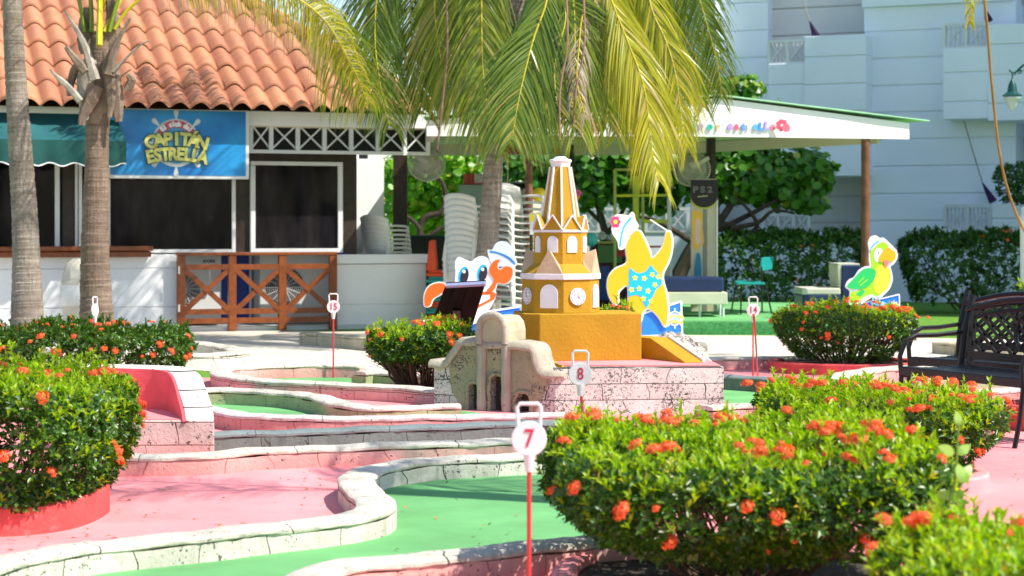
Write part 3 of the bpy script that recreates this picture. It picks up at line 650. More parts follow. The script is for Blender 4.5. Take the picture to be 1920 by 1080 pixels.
# ceiling and beams
zc = zb+.16; A = Vector((fx_(800, 1).x, 24.28, 0)); B = Vector((fx_(1700, 1).x, 26.28, 0)); C = Vector((P(1225, 1, YB).x, YB, 0)); D = Vector((P(790, 1, YB).x, YB, 0))
mb = MB(); mb.prism([q+Vector((0, 0, zc)) for q in (A, B, C, D)], (0, 0, .03)); mb.build('ceiling', M_cream, cp)
def hb(a, b, z0, z1, wd, name='beam', m=None):
    d = (b-a).normalized(); x = Vector((d.y, -d.x, 0))*wd/2; mb = MB(); mb.prism([a-x+Vector((0, 0, z0)), a+x+Vector((0, 0, z0)), b+x+Vector((0, 0, z0)), b-x+Vector((0, 0, z0))], (0, 0, z1-z0)); return mb.build(name, m or M_cream, cp)
hb(D, C, zb-.01, zb+.19, .08); hb(B+Vector((-.35, .1, 0)), C+Vector((.05, .0, 0)), zb-.01, zc-.01, .07); hb(D+Vector((0, -.1, 0)), A+Vector((.1, .1, 0)), zb+.0, zc-.02, .07)
def post(px, Y, r, ztop, m=M_brpost, base=.17, px2=None):
    a = P(px, 0, Y); a.z = 0; b = Vector((P(px2 or px, 0, Y).x, Y, ztop)); MB().tube([a, a.lerp(b, .5), b], [r*1.05, r, r*.97], 12).build('post', m, cp, smooth=True)
post(1623, 26.1, .062, zb+.05); post(992, 25.0, .052, zb+.02); post(1333, 27.6, .07, zb+.12, M_dkwood); post(1070, 29.5, .055, zb+.1, M_dkwood)
mb = MB(); FB_ = P(746, 0, 27.3); mb.box((FB_.x, 27.9, 1.3), (.2, .12, 2.6)); mb.build('post', M_dkwood, cp)
mb = MB()
lets = [('b', 953, (.6, .05, .05)), ('l', 963, (.25, .05, .4)), ('e', 973, (.65, .06, .06)), ('v', 1000, (.12, .05, .3)), ('a', 1021, (.65, .1, .04)), ('l', 1034, (.02, .25, .08)), ('a', 1044, (.75, .35, .03)), ('l', 1068, (.08, .1, .4))]
for i, (ch, px, c) in enumerate(lets):
    mb = MB(); put_text(mb, ch, .20, P(px, 281, YB-.06), (1, 0, 0), (0, 0, 1), .012, .008); mb.build('letter', flat('letter_back_%d' % i, c), cp)
fr_l = [('p', 1315, (.50, .30, .72)), ('o', 1331, (.03, .45, .35)), ('r', 1346, (.55, .45, .25)), ('e', 1369, (.45, .28, .75)), ('s', 1381, (.85, .12, .22)), ('t', 1393, (.08, .30, .85)), ('r', 1404, (.75, .62, .6)), ('e', 1416, (.10, .42, .85)), ('L', 1427, (.08, .3, .8)), ('L', 1438, (.5, .35, .8)), ('a', 1449, (.85, .3, .4)), ('n', 1300, (.05, .5, .4))]
for i, (ch, px, c) in enumerate(fr_l):
    mb = MB(); put_text(mb, ch, .13, fx_(px, 236+(i % 3), -.03), (.95, .3, 0), (0, 0, 1), .012, .010, .12*math.sin(i*2)); mb.build('letter', flat('letter_%d' % i, c), cp)
def flower_deco(px, py, Y, r, c, n=7, parent=None):
    mb = MB(); o = P(px, py, Y)
    for i in range(n):
        a = 2*math.pi*i/n; q = o+Vector((math.cos(a), 0, math.sin(a)))*r*.6
        mb.prism([q+Vector((math.cos(t), 0, math.sin(t)))*r*.4 for t in np.linspace(0, 2*math.pi, 9)[:-1]], (0, -.01-.001*i, 0))
    return mb.build('flower_ornament', flat('deco_%d_%d' % (px, py), c), parent or cp)
flower_deco(1466, 235, 25.58, .085, (.85, .12, .2)); flower_deco(1474, 240, 25.54, .06, (.85, .2, .3)); flower_deco(1118, 236, 24.83, .08, (.85, .12, .25))
# wall fans
def fan(px, py, Y, tilt, label, flip=1):
    o = P(px, py, Y); t = thing('wall_fan', o, label, 'fan', 'oscillating fans under the pavilion roof'); Mx = Matrix.Rotation(R(tilt), 4, 'Y') @ Matrix.Rotation(R(68), 4, 'X')
    m = mat('fan_grey', (.50, .49, .44), .4); r = .26
    mb = MB()
    for k, (rr, z) in enumerate(((r*.35, -.09), (r*.7, -.07), (r, 0), (r, .03), (r*.7, .07), (r*.3, .09))): mb.tube([o+(Mx @ Vector((rr*math.cos(a), rr*math.sin(a), z))) for a in np.linspace(0, 2*math.pi, 25)], .008, 5, False)
    for i in range(40):
        a = 2*math.pi*i/40; mb.tube([o+(Mx @ Vector((rr*math.cos(a), rr*math.sin(a), z))) for rr, z in ((.05, -.1), (r*.7, -.07), (r, 0), (r, .03), (r*.7, .07), (.05, .1))], .006, 4, False)
    mb.build('cage', m, t)
    mb = MB()
    for i in range(3):
        a = 2*math.pi*i/3; mb.add([o+(Mx @ Vector(v)) for v in ((.02*math.cos(a), .02*math.sin(a), 0), (.22*math.cos(a-.45), .22*math.sin(a-.45), -.02), (.22*math.cos(a+.45), .22*math.sin(a+.45), .03))], [(0, 1, 2)])
    mb.build('blades', m, t)
    c = o+(Mx @ Vector((0, 0, .12))); MB().tube([o+(Mx @ Vector((0, 0, .05))), c, c+Vector((flip*.12, .02, .05))], [.06, .075, .05], 10).build('motor', m, t, smooth=True)
    MB().beam(c+Vector((flip*.1, 0, .04)), c+Vector((flip*.24, .03, .12)), .05, .05).build('bracket', m, t)
fan(800, 308, 27.0, 8, 'grey wall fan left under the roof, tilted over the red table legs', -1); fan(1297, 318, 27.2, -12, 'grey wall fan beside the dark post above the black topped panel', 1)

# ------------------------------------------------------------------ play area furniture
def pole_frame():
    t = thing('climbing_frame', P(1200, 590, 27.5), 'yellow green and white metal climbing frame behind the starfish board', 'climbing frame'); Y = 27.5
    g = mat('frame_olive', (.36, .42, .12), .5); yl = mat('frame_yellow_green', (.55, .62, .05), .45); wt = mat('frame_white', (.68, .70, .70), .45); rd = mat('frame_red', (.65, .12, .1), .45)
    def bar(x0, y0, x1, y1, r, m, dy=0): MB().tube([P(x0, y0, Y+dy), P(x1, y1, Y+dy)], r, 8).build('bar', m, t, smooth=True)
    zf = 588
    bar(1153, 317, 1153, zf, .022, g); bar(1205, 318, 1207, zf, .022, g, .1); bar(1192, 330, 1194, zf, .045, yl, .15); bar(1254, 318, 1257, zf, .03, wt)
    bar(1153, 318, 1256, 318, .02, g, .02); bar(1153, 367, 1256, 366, .02, yl, .02); bar(1204, 415, 1256, 415, .025, yl, .03); bar(1204, 463, 1256, 462, .015, rd, .03)
pole_frame()
def shelf(px0, px1, py0, py1, Y, label):
    t = thing('shelf_unit', P((px0+px1)/2, py1, Y), label, 'shelf'); a = P(px0, py1, Y); b = P(px1, py0, Y); W = b.x-a.x; Hh = b.z-a.z; c = (a+b)/2
    m = mat('shelf_teal_grey', (.16, .24, .25), .6); th = .03; mb = MB(); mb.box((a.x+th/2, Y+.2, c.z), (th, .4, Hh)); mb.box((b.x-th/2, Y+.2, c.z), (th, .4, Hh)); mb.box((c.x, Y+.39, c.z), (W-2*th, .02, Hh)); mb.build('case', m, t)
    n = max(2, int(Hh/.32)); rng = random.Random(px0)
    for i in range(n+1):
        z = a.z+Hh*i/n; mb = MB(); mb.box((c.x, Y+.19, z), (W-2*th-.004, .36, .022)); mb.build('shelf_board', m, t)
        if i == n: break
    return t, a, b, n
ORD = ['first', 'second', 'third', 'fourth', 'fifth', 'sixth', 'seventh', 'eighth', 'ninth', 'tenth', 'eleventh', 'twelfth', 'thirteenth', 'fourteenth', 'fifteenth']
t, a, b, n = shelf(941, 990, 342, 560, 28.2, 'shelf unit with rows of book spines behind the brown post')
for i in range(n):
    z = a.z+(b.z-a.z)*i/n+.012; x = a.x+.05; bk_ = 0
    while x < b.x-.06:
        wd = random.uniform(.03, .055); hh = random.uniform(.16, .25); mb = MB(); mb.box((x+wd/2, 28.28, z+hh/2), (wd-.004, .14, hh))
        o = mb.build('book', flat('book_%d' % random.randint(0, 5), random.choice([(.45, .45, .4), (.35, .42, .45), (.5, .4, .1), (.1, .2, .4), (.5, .5, .48)])))
        tag(o, ORD[bk_]+' book from the left on the '+(ORD[n-1-i] if n-1-i else 'top')+' board from the top of the shelf unit' if n-1-i else ORD[bk_]+' book from the left on the top shelf board', 'book', 'books in the shelf unit'); x += wd; bk_ += 1
cab = thing('cabinet', P(885, 600, 27.2), 'tall grey green cabinet with cans on top behind the white chair stack', 'cabinet')
a = P(858, 440, 27.2); mb = MB(); x0 = P(860, 0, 27.2).x; x1 = P(950, 0, 27.2).x; zt = P(0, 346, 27.2).z
mb.box(((x0+x1)/2, 27.5, zt/2+.08), (x1-x0, .5, zt-.16)); mb.build('body', mat('cabinet_green', (.17, .25, .22), .6), cab, bevel=.01)
mb = MB(); mb.box(((x0+x1)/2+.06, 27.5, zt+.012), (x1-x0, .52, .02)); mb.build('top_board', mat('maroon', (.22, .02, .02), .5), cab)
for i in range(9):
    px = 872+i*5.0; c = P(px, 345, 27.35); mb = MB().lathe([(.0175, 0), (.018, .01), (.018, .125), (.016, .135)], (c.x, 27.35, zt+.023), 12)
    tag(mb.build('can', mat('can_red', (.38, .012, .015), .35) if i < 4 else mat('can_silver', (.45, .45, .40), .3, metal=.4), smooth=True), ORD[i]+' can from the left in the row on the tall cabinet, '+('red' if i < 4 else 'silver grey'), 'can', ('red' if i < 4 else 'silver')+' cans on the cabinet')
# low dark counter behind the upturned tables
t = thing('play_counter', P(820, 600, 29.5), 'dark green and maroon low play counter behind the red table legs', 'counter'); x0 = P(765, 0, 29.5).x; x1 = P(925, 0, 29.5).x; zt = P(0, 443, 29.5).z
mb = MB(); mb.box(((x0+x1)/2, 29.8, zt/2+.05), (x1-x0, .5, zt-.12)); mb.build('body', mat('counter_dark', (.03, .035, .02), .6), t); mb = MB(); mb.box(((x0+x1)/2, 29.8, zt-.0), (x1-x0+.06, .56, .03)); mb.build('top', mat('counter_green', (.01, .06, .045), .5), t)
t = thing('play_cabinet', P(1140, 590, 28.6), 'dark maroon children play cabinet with green yellow top behind the tower', 'cabinet'); x0 = P(1108, 0, 28.6).x; x1 = P(1192, 0, 28.6).x; zt = P(0, 456, 28.6).z
mb = MB(); mb.box(((x0+x1)/2, 28.9, .17+(zt-.17)/2), (x1-x0, .5, zt-.19)); mb.build('body', mat('maroon_dark', (.07, .008, .015), .5), t)
mb = MB(); mb.box(((x0+x1)/2-.05, 28.62, zt-.16), (.36, .03, .26)); mb.build('drawer', mat('play_green', (.07, .20, .06), .5), t)
mb = MB(); mb.box(((x0+x1)/2, 28.9, zt+.01), (x1-x0+.04, .55, .035)); mb.build('top', mat('play_yellow', (.42, .42, .12), .5), t)
mb = MB(); mb.box((x0+.02+.15, 28.6, .55), (.22, .03, .5)); mb.build('door', mat('play_blue', (.01, .07, .30), .4), t); mb = MB(); mb.box(((x0+x1)/2+.1, 28.6, .99), (.2, .03, .09)); mb.build('drawer_front', mat('play_red', (.42, .03, .03), .4), t)
t = MB(); c = P(1140, 448, 28.8); 
for i in range(9): t.lathe([(.01, -.05), (.055, -.02), (.055, .02), (.01, .05)], (c.x+random.uniform(-.12, .12), 28.8+random.uniform(-.1, .1), P(0, 456, 28.6).z+.07+random.uniform(0, .06)), 8)
tag(t.build('toy_pile', mat('toys_pale', (.5, .55, .55), .5), smooth=True), 'small pile of pale toys on the play cabinet top', 'toys')

# plastic chairs
def chair():
    t = thing('plastic_chair', (0, 0, 0), 'x', 'chair'); m = M_whitep
    seat = []; nx, ny = 9, 8; V = []
    for i in range(nx):
        for j in range(ny):
            x = -.2+.4*i/(nx-1); y = -.21+.42*j/(ny-1); V.append((x*(1-.08*(y+.2)), y, .43-.025*math.cos(x*6)*math.cos(y*4)+.03*(abs(x)/.2)**4*.6))
    F = [(i*ny+j, (i+1)*ny+j, (i+1)*ny+j+1, i*ny+j+1) for i in range(nx-1) for j in range(ny-1)]
    o = MB().add(V, F).build('seat', m, t, smooth=True); s = o.modifiers.new('thick', 'SOLIDIFY'); s.thickness = .012
    V = []; nx, nz = 13, 8
    for i in range(nx):
        a = R(-62)+R(124)*i/(nx-1)
        for j in range(nz):
            h = j/(nz-1); top = .82-.06*(abs(a)/R(62))**2; z = .46+(top-.46)*h; r = .235+.03*h
            V.append((r*math.sin(a), r*math.cos(a)*.75+.06+.11*h, z))
    keep = lambda i, j: True
    F = [(i*nz+j, (i+1)*nz+j, (i+1)*nz+j+1, i*nz+j+1) for i in range(nx-1) for j in range(nz-1) if keep(i, j)]
    o = MB().add(V, F).build('backrest', m, t, smooth=True); s = o.modifiers.new('thick', 'SOLIDIFY'); s.thickness = .014
    for sx in (-1, 1):
        MB().tube([(sx*.225, .24, .66), (sx*.262, .10, .665), (sx*.268, -.10, .66), (sx*.25, -.21, .645), (sx*.225, -.245, .58), (sx*.205, -.235, .42)], [.022, .026, .028, .026, .02, .018], 8, flat=.6).build('armrest', m, t, smooth=True)
        MB().tube([(sx*.20, -.20, .43), (sx*.235, -.25, .0)], [.03, .017], 6).build('leg', m, t, smooth=True); MB().tube([(sx*.19, .20, .43), (sx*.215, .29, .0)], [.03, .017], 6).build('leg', m, t, smooth=True)
    return t
ORD = ['first', 'second', 'third', 'fourth', 'fifth', 'sixth', 'seventh', 'eighth', 'ninth', 'tenth', 'eleventh', 'twelfth', 'thirteenth', 'fourteenth', 'fifteenth']
proto = chair(); used = [False]
def stack(px, Y, n, z0, rz, dz, dxy, label, group, half=0):
    base = P(px, 0, Y); base.z = 0; d = Matrix.Rotation(rz, 3, 'Z') @ Vector((0, dxy, 0))
    for i in range(n):
        c = proto if not used[0] else copy_tree(proto); used[0] = True
        c.location = base+Vector((d.x*i, d.y*i, z0+i*dz)); c.rotation_euler.z = rz+random.uniform(-.03, .03); j = n-1-i; pos_ = ('topmost' if j == 0 else 'lowest' if i == 0 else ORD[j]+' from the top,')
        tag(c, pos_+' '+label, 'chair', group)
stack(727, 26.95, 8, .30, R(150), .062, .012, 'plastic chair in the stack behind the white wall', 'plastic chairs stacked behind the white wall')
stack(889, 23.6, 14, .03, R(148), .072, .005, 'plastic chair in the stack left of the middle palm trunk', 'plastic chairs stacked left of the middle palm')
stack(968, 23.2, 14, .03, R(35), .082, -.0, 'plastic chair in the stack between palm trunk and tower', 'plastic chairs stacked by the ochre tower')
# upturned kids tables
def ktable(Y, x0, x1, z, m, legs, label, rot=0):
    c = P((x0+x1)/2, 0, Y); W = P(x1, 0, Y).x-P(x0, 0, Y).x; t = thing('kids_table', (c.x, Y, z), label, 'table', 'upturned kids tables in a stack')
    mb = MB(); mb.box((c.x, Y, z+.02), (W, W*.9, .04)); mb.build('tabletop', m, t, bevel=.012)
    mb = MB(); mb.box((c.x, Y, z+.06), (W*.86, W*.76, .04)); mb.build('apron', m, t, bevel=.008)
    if legs:
        for sx in (-1, 1):
            for sy in (-1, 1):
                b = Vector((c.x+sx*W*.36, Y+sy*W*.31, z+.081)); tp = b+Vector((sx*.05*0-sx*.0, sy*.02, .40)); mb = MB(); r0, r1 = .07, .032; vs = []
                for q, r in ((b, r0), (tp, r1)): vs += [q+Vector((a*r, e*r*.7, 0)) for a, e in ((-1, -1), (1, -1), (1, 1), (-1, 1))]
                mb.add(vs, [(0, 1, 2, 3), (7, 6, 5, 4), (0, 4, 5, 1), (1, 5, 6, 2), (2, 6, 7, 3), (3, 7, 4, 0)]); mb.build('leg', m, t, bevel=.01)
M_ktr = mat('table_red_orange', (.70, .07, .015), .4); M_ktt = mat('table_teal', (.02, .30, .26), .4)
z = .12
for i, (m, nm) in enumerate(((M_ktr, 'red'), (M_ktt, 'teal'), (M_ktr, 'dark red'), (M_ktt, 'teal'), (M_ktr, 'red'), (M_ktt, 'teal'), (M_ktt, 'teal'), (M_ktr, 'orange red'))):
    ktable(26.2, 800, 872, z, m, i == 7, ('topmost orange red kids table, upside down with tapering legs in the air' if i == 7 else f'{nm} kids table, {ORD[i]} from the floor in the upturned stack')); z += .085
ktable(27.2, 752, 822, .72, M_ktr, True, 'upturned orange kids table behind the end of the white wall')

# balloons and small ornaments
def ball(px, py, Y, r, c, nm, label, cat='balloon', grp=None):
    o = MB().lathe([(r*math.sin(a)*(1+.0), -r*1.06*math.cos(a)) for a in np.linspace(.05, math.pi-.05, 14)], P(px, py, Y), 24).build(nm, mat('bal_%d' % px, c, .3, .03, spec=.6), smooth=True); return tag(o, label, cat, grp)
ball(1011, 366, 25.2, .095, (.85, .62, .01), 'balloon', 'large yellow balloon beside the brown post'); ball(1003, 345, 25.3, .045, (.08, .55, .04), 'balloon', 'small green balloon above the yellow balloon')
ball(1108, 449, 28.3, .10, (.10, .62, .70), 'balloon', 'turquoise balloon right of the ochre tower')
t = thing('paper_flowers', P(1080, 365, 27), 'bunch of purple, pink and orange paper flowers right of the spire', 'paper flowers')
for i, (px, py, c) in enumerate(((1075, 350, (.12, .03, .35)), (1077, 360, (.85, .08, .4)), (1081, 369, (.9, .35, .02)), (1084, 362, (.8, .1, .4)))):
    o = flower_deco(px, py, 27, .05, c, 6, t); o.name = 'blossom'
def pulley(px, py0, py1, Y, label, nm='hanging_ornament'):
    t = thing(nm, P(px, py0, Y), label, 'ornament'); MB().tube([P(px, py0, Y), P(px, py1-14, Y)], .006, 5).build('cord', M_whitep, t); MB().box(P(px, py1-5, Y), (.07, .04, .09)).build('weight', M_whitep, t, bevel=.008)
    MB().tube([P(px, py1-14, Y), P(px-3, py1-9, Y)], .005, 4).build('cord', M_whitep, t)
pulley(952, 292, 354, 28.0, 'white hanging ornament on a cord right of the middle palm')
t = thing('surfboard', P(1088, 400, 33), 'pale blue board standing behind the spire', 'board'); o = P(1082, 410, 33); MB().prism([P(1066, 440, 33), P(1096, 440, 33), P(1097, 380, 33), P(1094, 345, 33), P(1087, 331, 33), P(1078, 328, 33), P(1068, 345, 33)], (0, .06, 0)).build('board', mat('board_pale', (.50, .68, .80), .4), t, bevel=.01)
o = tag(MB().prism([P(892, 440, 33.8), P(912, 440, 33.8), P(912, 262, 33.8), P(892, 262, 33.8)], (0, .3, 0)).build('hotel_wall_strip', M_whiteh, bevel=.01), 'strip of white hotel wall seen between palm trunk and leaves', 'pillar')  # added slab standing in for a strip of the hotel behind
# yellow cartoon-like cutout piece behind tower
Yc = 22.5
def blob(pts, Y, th, m, nm, parent, dy=0): 
    q = catmull([P(x, y, Y+dy) for x, y in pts], .03, True); return MB().prism(q, (0, th, 0)).build(nm, m, parent)
t = thing('yellow_board', P(1005, 430, Yc), 'small yellow and white cutout peeking out left of the tower gable', 'cutout board')
blob([(991, 402), (997, 398), (1004, 400), (1012, 397), (1019, 399), (1020, 410), (1012, 418), (1004, 421), (1000, 440), (994, 440), (993, 415)], Yc, .02, M_wht, 'board', t)
blob([(992, 404), (998, 400), (1004, 402), (1012, 399), (1018, 402), (1018, 409), (1008, 413), (1003, 417), (996, 416)], Yc, .006, M_lemon, 'yellow_patch', t, -.007)
MB().tube([P(996, 440, Yc+.05), Vector((P(996, 0, Yc).x, Yc+.05, 0))], .02, 6).build('stake', M_dkwood, t)

# game panel with mermaid
t = thing('game_panel', P(1320, 585, 26.6), 'tall cream panel with black round top reading PS2 and a painted mermaid', 'display panel'); Y = 26.6
def rect(x0, x1, y0, y1, Y, th, m, nm, parent): a = P(x0, y1, Y); b = P(x1, y0, Y); return MB().box(((a.x+b.x)/2, Y+th/2, (a.z+b.z)/2), (b.x-a.x, th, b.z-a.z)).build(nm, m, parent, bevel=.003)
rect(1296, 1344, 335, 584, Y, .10, mat('panel_cream', (.55, .50, .36), .5), 'body', t); rect(1343.5, 1346, 345, 584, Y-.02, .12, M_wht, 'edge_trim', t); rect(1318, 1326, 372, 584, Y-.006, .01, mat('panel_grey', (.22, .23, .18), .5), 'center_strip', t)
M_pb = mat('panel_black', (.008, .008, .008), .4); c_ = [(1295, 337), (1346, 337), (1346, 368)]+[(1320.5+25.5*math.cos(a), 366+23*math.sin(a)) for a in np.linspace(.1, math.pi-.1, 14)]+[(1295, 368)]
MB().prism([P(x, y+3, Y-.02) for x, y in c_[1:-1]], (0, .012, 0)).build('yellow_rim', mat('panel_yellow', (.5, .55, .03), .5), t); MB().prism([P(x, y, Y-.035) for x, y in c_], (0, .012, 0)).build('black_top', M_pb, t)
mb = MB()
for i, ch in enumerate('PS2'): put_text(mb, ch, .115, P(1304+i*13.5, 356, Y-.04), (1, 0, 0), (0, 0, 1), .004, .004, sx=1.25)
mb.build('lettering', mat('letter_grey', (.15, .15, .15), .4), t)
mb = MB(); mb.prism([P(x, y, Y-.038) for x, y in ((1308, 368), (1327, 366), (1327, 368), (1308, 370))], (0, .003, 0)); mb.build('small_line', mat('letter_yellowish', (.4, .4, .2), .4), t)
def pb(pts, m, nm, dy): MB().prism(catmull([P(x, y, Y+dy) for x, y in pts], .02, True), (0, .004, 0)).build(nm, m, t)
pb([(1299, 400), (1308, 395), (1316, 400), (1318, 430), (1320, 455), (1312, 462), (1302, 468), (1298, 440)], mat('paint_blonde', (.80, .45, .04), .5), 'painted_hair', -.008)
pb([(1305, 412), (1311, 410), (1315, 420), (1313, 438), (1316, 455), (1306, 458), (1303, 440)], mat('paint_skin', (.72, .5, .38), .5), 'painted_figure', -.012)
pb([(1306, 476), (1312, 476), (1315, 500), (1314, 518), (1303, 520), (1303, 496)], mat('paint_tail', (.02, .22, .36), .5), 'painted_tail', -.012)
# navy stool-bench and sofa
t = thing('upholstered_bench', P(1310, 590, 26.2), 'navy cushioned bench on a cream box with metal legs on the turf', 'bench'); Y = 25.6
F1 = Frame((P(1310, 0, Y).x, Y), R(0))
def fbx(x0, x1, y0, y1, dep, m, nm, dy=0, bev=.02): a = P(x0, y1, Y+dy); b = P(x1, y0, Y+dy); return MB().box(((a.x+b.x)/2, Y+dy+dep/2, (a.z+b.z)/2), (b.x-a.x, dep, b.z-a.z)).build(nm, m, t, bevel=bev)
fbx(1235, 1358, 520, 547, .75, M_navy, 'cushion', .05, .03); fbx(1238, 1364, 548, 571, .8, mat('box_cream', (.60, .60, .45), .5), 'box', 0, .01)
for x, dy in ((1312, .1), (1356, .1), (1260, .1), (1312, .7), (1350, .7)): MB().tube([P(x, 571, Y+dy), Vector((P(x, 0, Y+dy).x, Y+dy, .178))], .018, 6).build('leg', M_frame, t)
t = thing('corner_sofa', P(1555, 590, 28), 'navy and cream corner sofa half hidden behind the parrot board', 'sofa'); Y = 26.5
fbx(1505, 1578, 553, 590, .8, M_navy, 'base', 0, .02); fbx(1504, 1577, 540, 553, .78, mat('sofa_cream', (.62, .60, .50), .5), 'seat', .01, .02)
fbx(1578, 1614, 497, 590, .8, M_navy, 'back', .0, .02); a = P(1570, 540, Y-.01); b = P(1577, 497, Y-.01)
MB().prism([P(1570, 497, Y+.02), P(1579, 497, Y+.02), P(1577, 540, Y+.02), P(1573, 540, Y+.02)], (0, .74, 0)).build('back_cushion', MATS['sofa_cream'], t, bevel=.01); fbx(1571, 1612, 494, 497.5, .75, MATS['sofa_cream'], 'top_edge', .02, .005)
# teal chair
t = thing('teal_chair', P(1410, 587, 26.4), 'teal chair with thin black legs on the turf', 'chair'); Y = 26.2; M_tl = mat('teal_plastic', (.01, .28, .27), .35); M_lg = mat('black_tube', (.01, .01, .012), .4)
s0 = P(1405, 530, Y+.2); MB().box((s0.x, Y+.2, s0.z), (.38, .4, .03), Matrix.Rotation(R(3), 3, 'X')).build('seat', M_tl, t, bevel=.012)
bb = P(1435, 495, Y+.25); mb = MB(); mb.prism([P(1424, 508, Y+.1), P(1444, 505, Y+.4), P(1447, 481, Y+.45), P(1426, 483, Y+.15)], (.03, -.01, 0)); mb.build('backrest', M_tl, t, bevel=.01)
for a_, b_ in (((1380, 533), (1371, 586)), ((1390, 533), (1389, 590)), ((1428, 500), (1429, 586)), ((1434, 528), (1447, 588))): MB().tube([P(*a_, Y+.05), P(*b_, Y+.05)], .012, 6).build('leg', M_lg, t)
# ------------------------------------------------------------------ ochre tower and fort wall
FTn = Frame((0, 0), R(7))
tw_ = thing('fort_wall', G(1080, 785), 'pitted coral stone fort wall with a rounded pediment and three arched openings', 'stone wall')
CW = coral('coral_wall', (.74, .70, .64), 1.12, spray=None, brick=(.38, .115), uv=False, stain=(.45, .42, .4), stainamt=.3, pitscale=105)
CWY = coral('coral_wall_yellow', (.44, .40, .26), .95, brick=(9, 9), uv=False, stain=(.3, .27, .2), stainamt=.45, pitscale=100)
CCP = coral('coping_fort', (.52, .47, .37), .25, brick=(9, 9), uv=False, stain=(.25, .22, .18), stainamt=.5)
fw0 = G(815, 767); fw1 = G(1357, 795); d = Vector((fw1.x-fw0.x, fw1.y-fw0.y, 0)); ang = math.atan2(d.y, d.x)
FW = Frame((fw0.x, fw0.y), ang)
def W(px, py, off=0): return FW.pt(*FW.hit(px, py, off), off)
_o2 = FW.pt(FW.hit(1040, 782)[0], 0); FW2 = Frame((_o2.x, _o2.y), R(5))
def W2(px, py, off=0): return FW2.pt(*FW2.hit(px, py, off), off)
def wallprism(name, pts, off, th, m, parent, bevel=.006, holes=None):
    vs = [W(x, y, off) for x, y in pts]
    if not holes: return MB().prism(vs, -FW.n*th).build(name, m, parent, bevel=bevel)
# main wall outline with arch notches cut to the ground
def arch(px0, px1, pyt, pyb=778, n=9):
    c = (px0+px1)/2; r = (px1-px0)/2; ys = pyt+r*1.15
    return [(px0, pyb)]+[(c-r*math.cos(a), ys-r*1.15*math.sin(a)) for a in np.linspace(0, math.pi, n)]+[(px1, pyb)]
gr_ = [FW.hit(x, 770)[0] for x in (0, 1)]
def gy(px):   # ground row under the wall front at px
    lo, hi = 740, 830
    for _ in range(30):
        m_ = (lo+hi)/2
        if FW.hit(px, m_)[1] > 0: lo = m_
        else: hi = m_
    return lo
body = [(814, gy(814)+2), (814, 684), (840, 684), (868, 644), (898, 642)]
wl = [(814, 684), (840, 684), (868, 642), (985, 648), (1002, 651), (1017, 697), (1040, 704), (1040, gy(1040)+2)]
outline = wl+[(1000, gy(1000)+2)]
ars = [(967, 994, 736), (919, 943, 703), (878, 898, 718)]
for a0, a1, t_ in ars: outline += list(reversed(arch(a0, a1, t_, gy((a0+a1)/2)+2)))
outline += [(814, gy(814)+2)]
def ngon_prism(vs, vec, name, m, parent, bevel=0):
    me = bpy.data.meshes.new(name); bm = bmesh.new(); fv = [bm.verts.new(v) for v in vs]; f = bm.faces.new(fv)
    r = bmesh.ops.extrude_face_region(bm, geom=[f]); bmesh.ops.translate(bm, vec=vec, verts=[v for v in r['geom'] if isinstance(v, bmesh.types.BMVert)])
    bmesh.ops.triangulate(bm, faces=[f for f in bm.faces if len(f.verts) > 4]); bmesh.ops.recalc_face_normals(bm, faces=bm.faces); bm.to_mesh(me); bm.free(); return link(name, me, m, parent, bevel=0)
ngon_prism([W(x, y) for x, y in outline], -FW.n*.16, 'wall', CW, tw_)
q0 = W2(1041, 704); q1 = W2(1357, 700); q0.z = q1.z = .337; g0 = Vector((q0.x, q0.y, 0)); g1 = Vector((q1.x, q1.y, 0))
ngon_prism([g0, g1, q1, q0], -FW2.n*.16, 'wall', CW, tw_)
# smooth yellowish render on the left half with the openings, a few mm proud
yl = [(842, 690), (868, 650), (985, 654), (999, 660), (1010, 700), (1032, 712), (1020, 740), (1000, gy(1000)+2)]
for a0, a1, t_ in ars: yl += list(reversed(arch(a0, a1, t_, gy((a0+a1)/2)+2)))
yl += [(868, gy(868)+2), (846, 730)]
ngon_prism([W(x, y, .004) for x, y in yl], -FW.n*.004, 'render_patch', CWY, tw_)
mb = MB(); FW.ubox(mb, FW.hit(870, 760)[0], FW.hit(1003, 760)[0], 0, .36, -.09, .02); mb.build('arch_back', mat('arch_shade', (.07, .065, .045), .9, .3, 9), tw_)  # dark sheet behind the openings; its colour stands in for their shade
def band(pts, off, wd, ht, name, m=CCP):
    """rounded coping that follows a line of the wall top"""
    q = catmull([W(x, y, off) for x, y in pts], .03); mb = MB(); mb.tube(q, ht, 10, flat=1.0); o = mb.build(name, m, tw_, smooth=True); return o
def slabline(pts, name, t_up=.035, dep=.24, off=.035, m=CCP):
    q = catmull([W(x, y, 0) if x < 1040 else W2(x, y, 0) for x, y in pts], .02); V = []; F = []; n = len(q)
    for i, p in enumerate(q):
        t = (q[min(i+1, n-1)]-q[max(i-1, 0)]).normalized(); up = t.cross(-FW.n)*-1
        if up.z < 0: up = -up
        for o_, h in ((off, -t_up*.75), (off+.008, -.2*t_up), (off, t_up*.5), (off-.025, t_up), (off-dep+.02, t_up), (off-dep, t_up*.5), (off-dep, -t_up*.75)):
            V.append(p+FW.n*o_+up*(h+.002*math.sin(i*.9)))
    k = 7; F = [(i*k+j, (i+1)*k+j, (i+1)*k+(j+1) % k, i*k+(j+1) % k) for i in range(n-1) for j in range(k)]+[tuple(range(k)), tuple((n-1)*k+j for j in range(k-1, -1, -1))]
    return MB().add(V, F).build(name, m, tw_, smooth=True)
slabline([(808, 682), (836, 683), (850, 665), (866, 643), (880, 641), (897, 641)], 'coping')
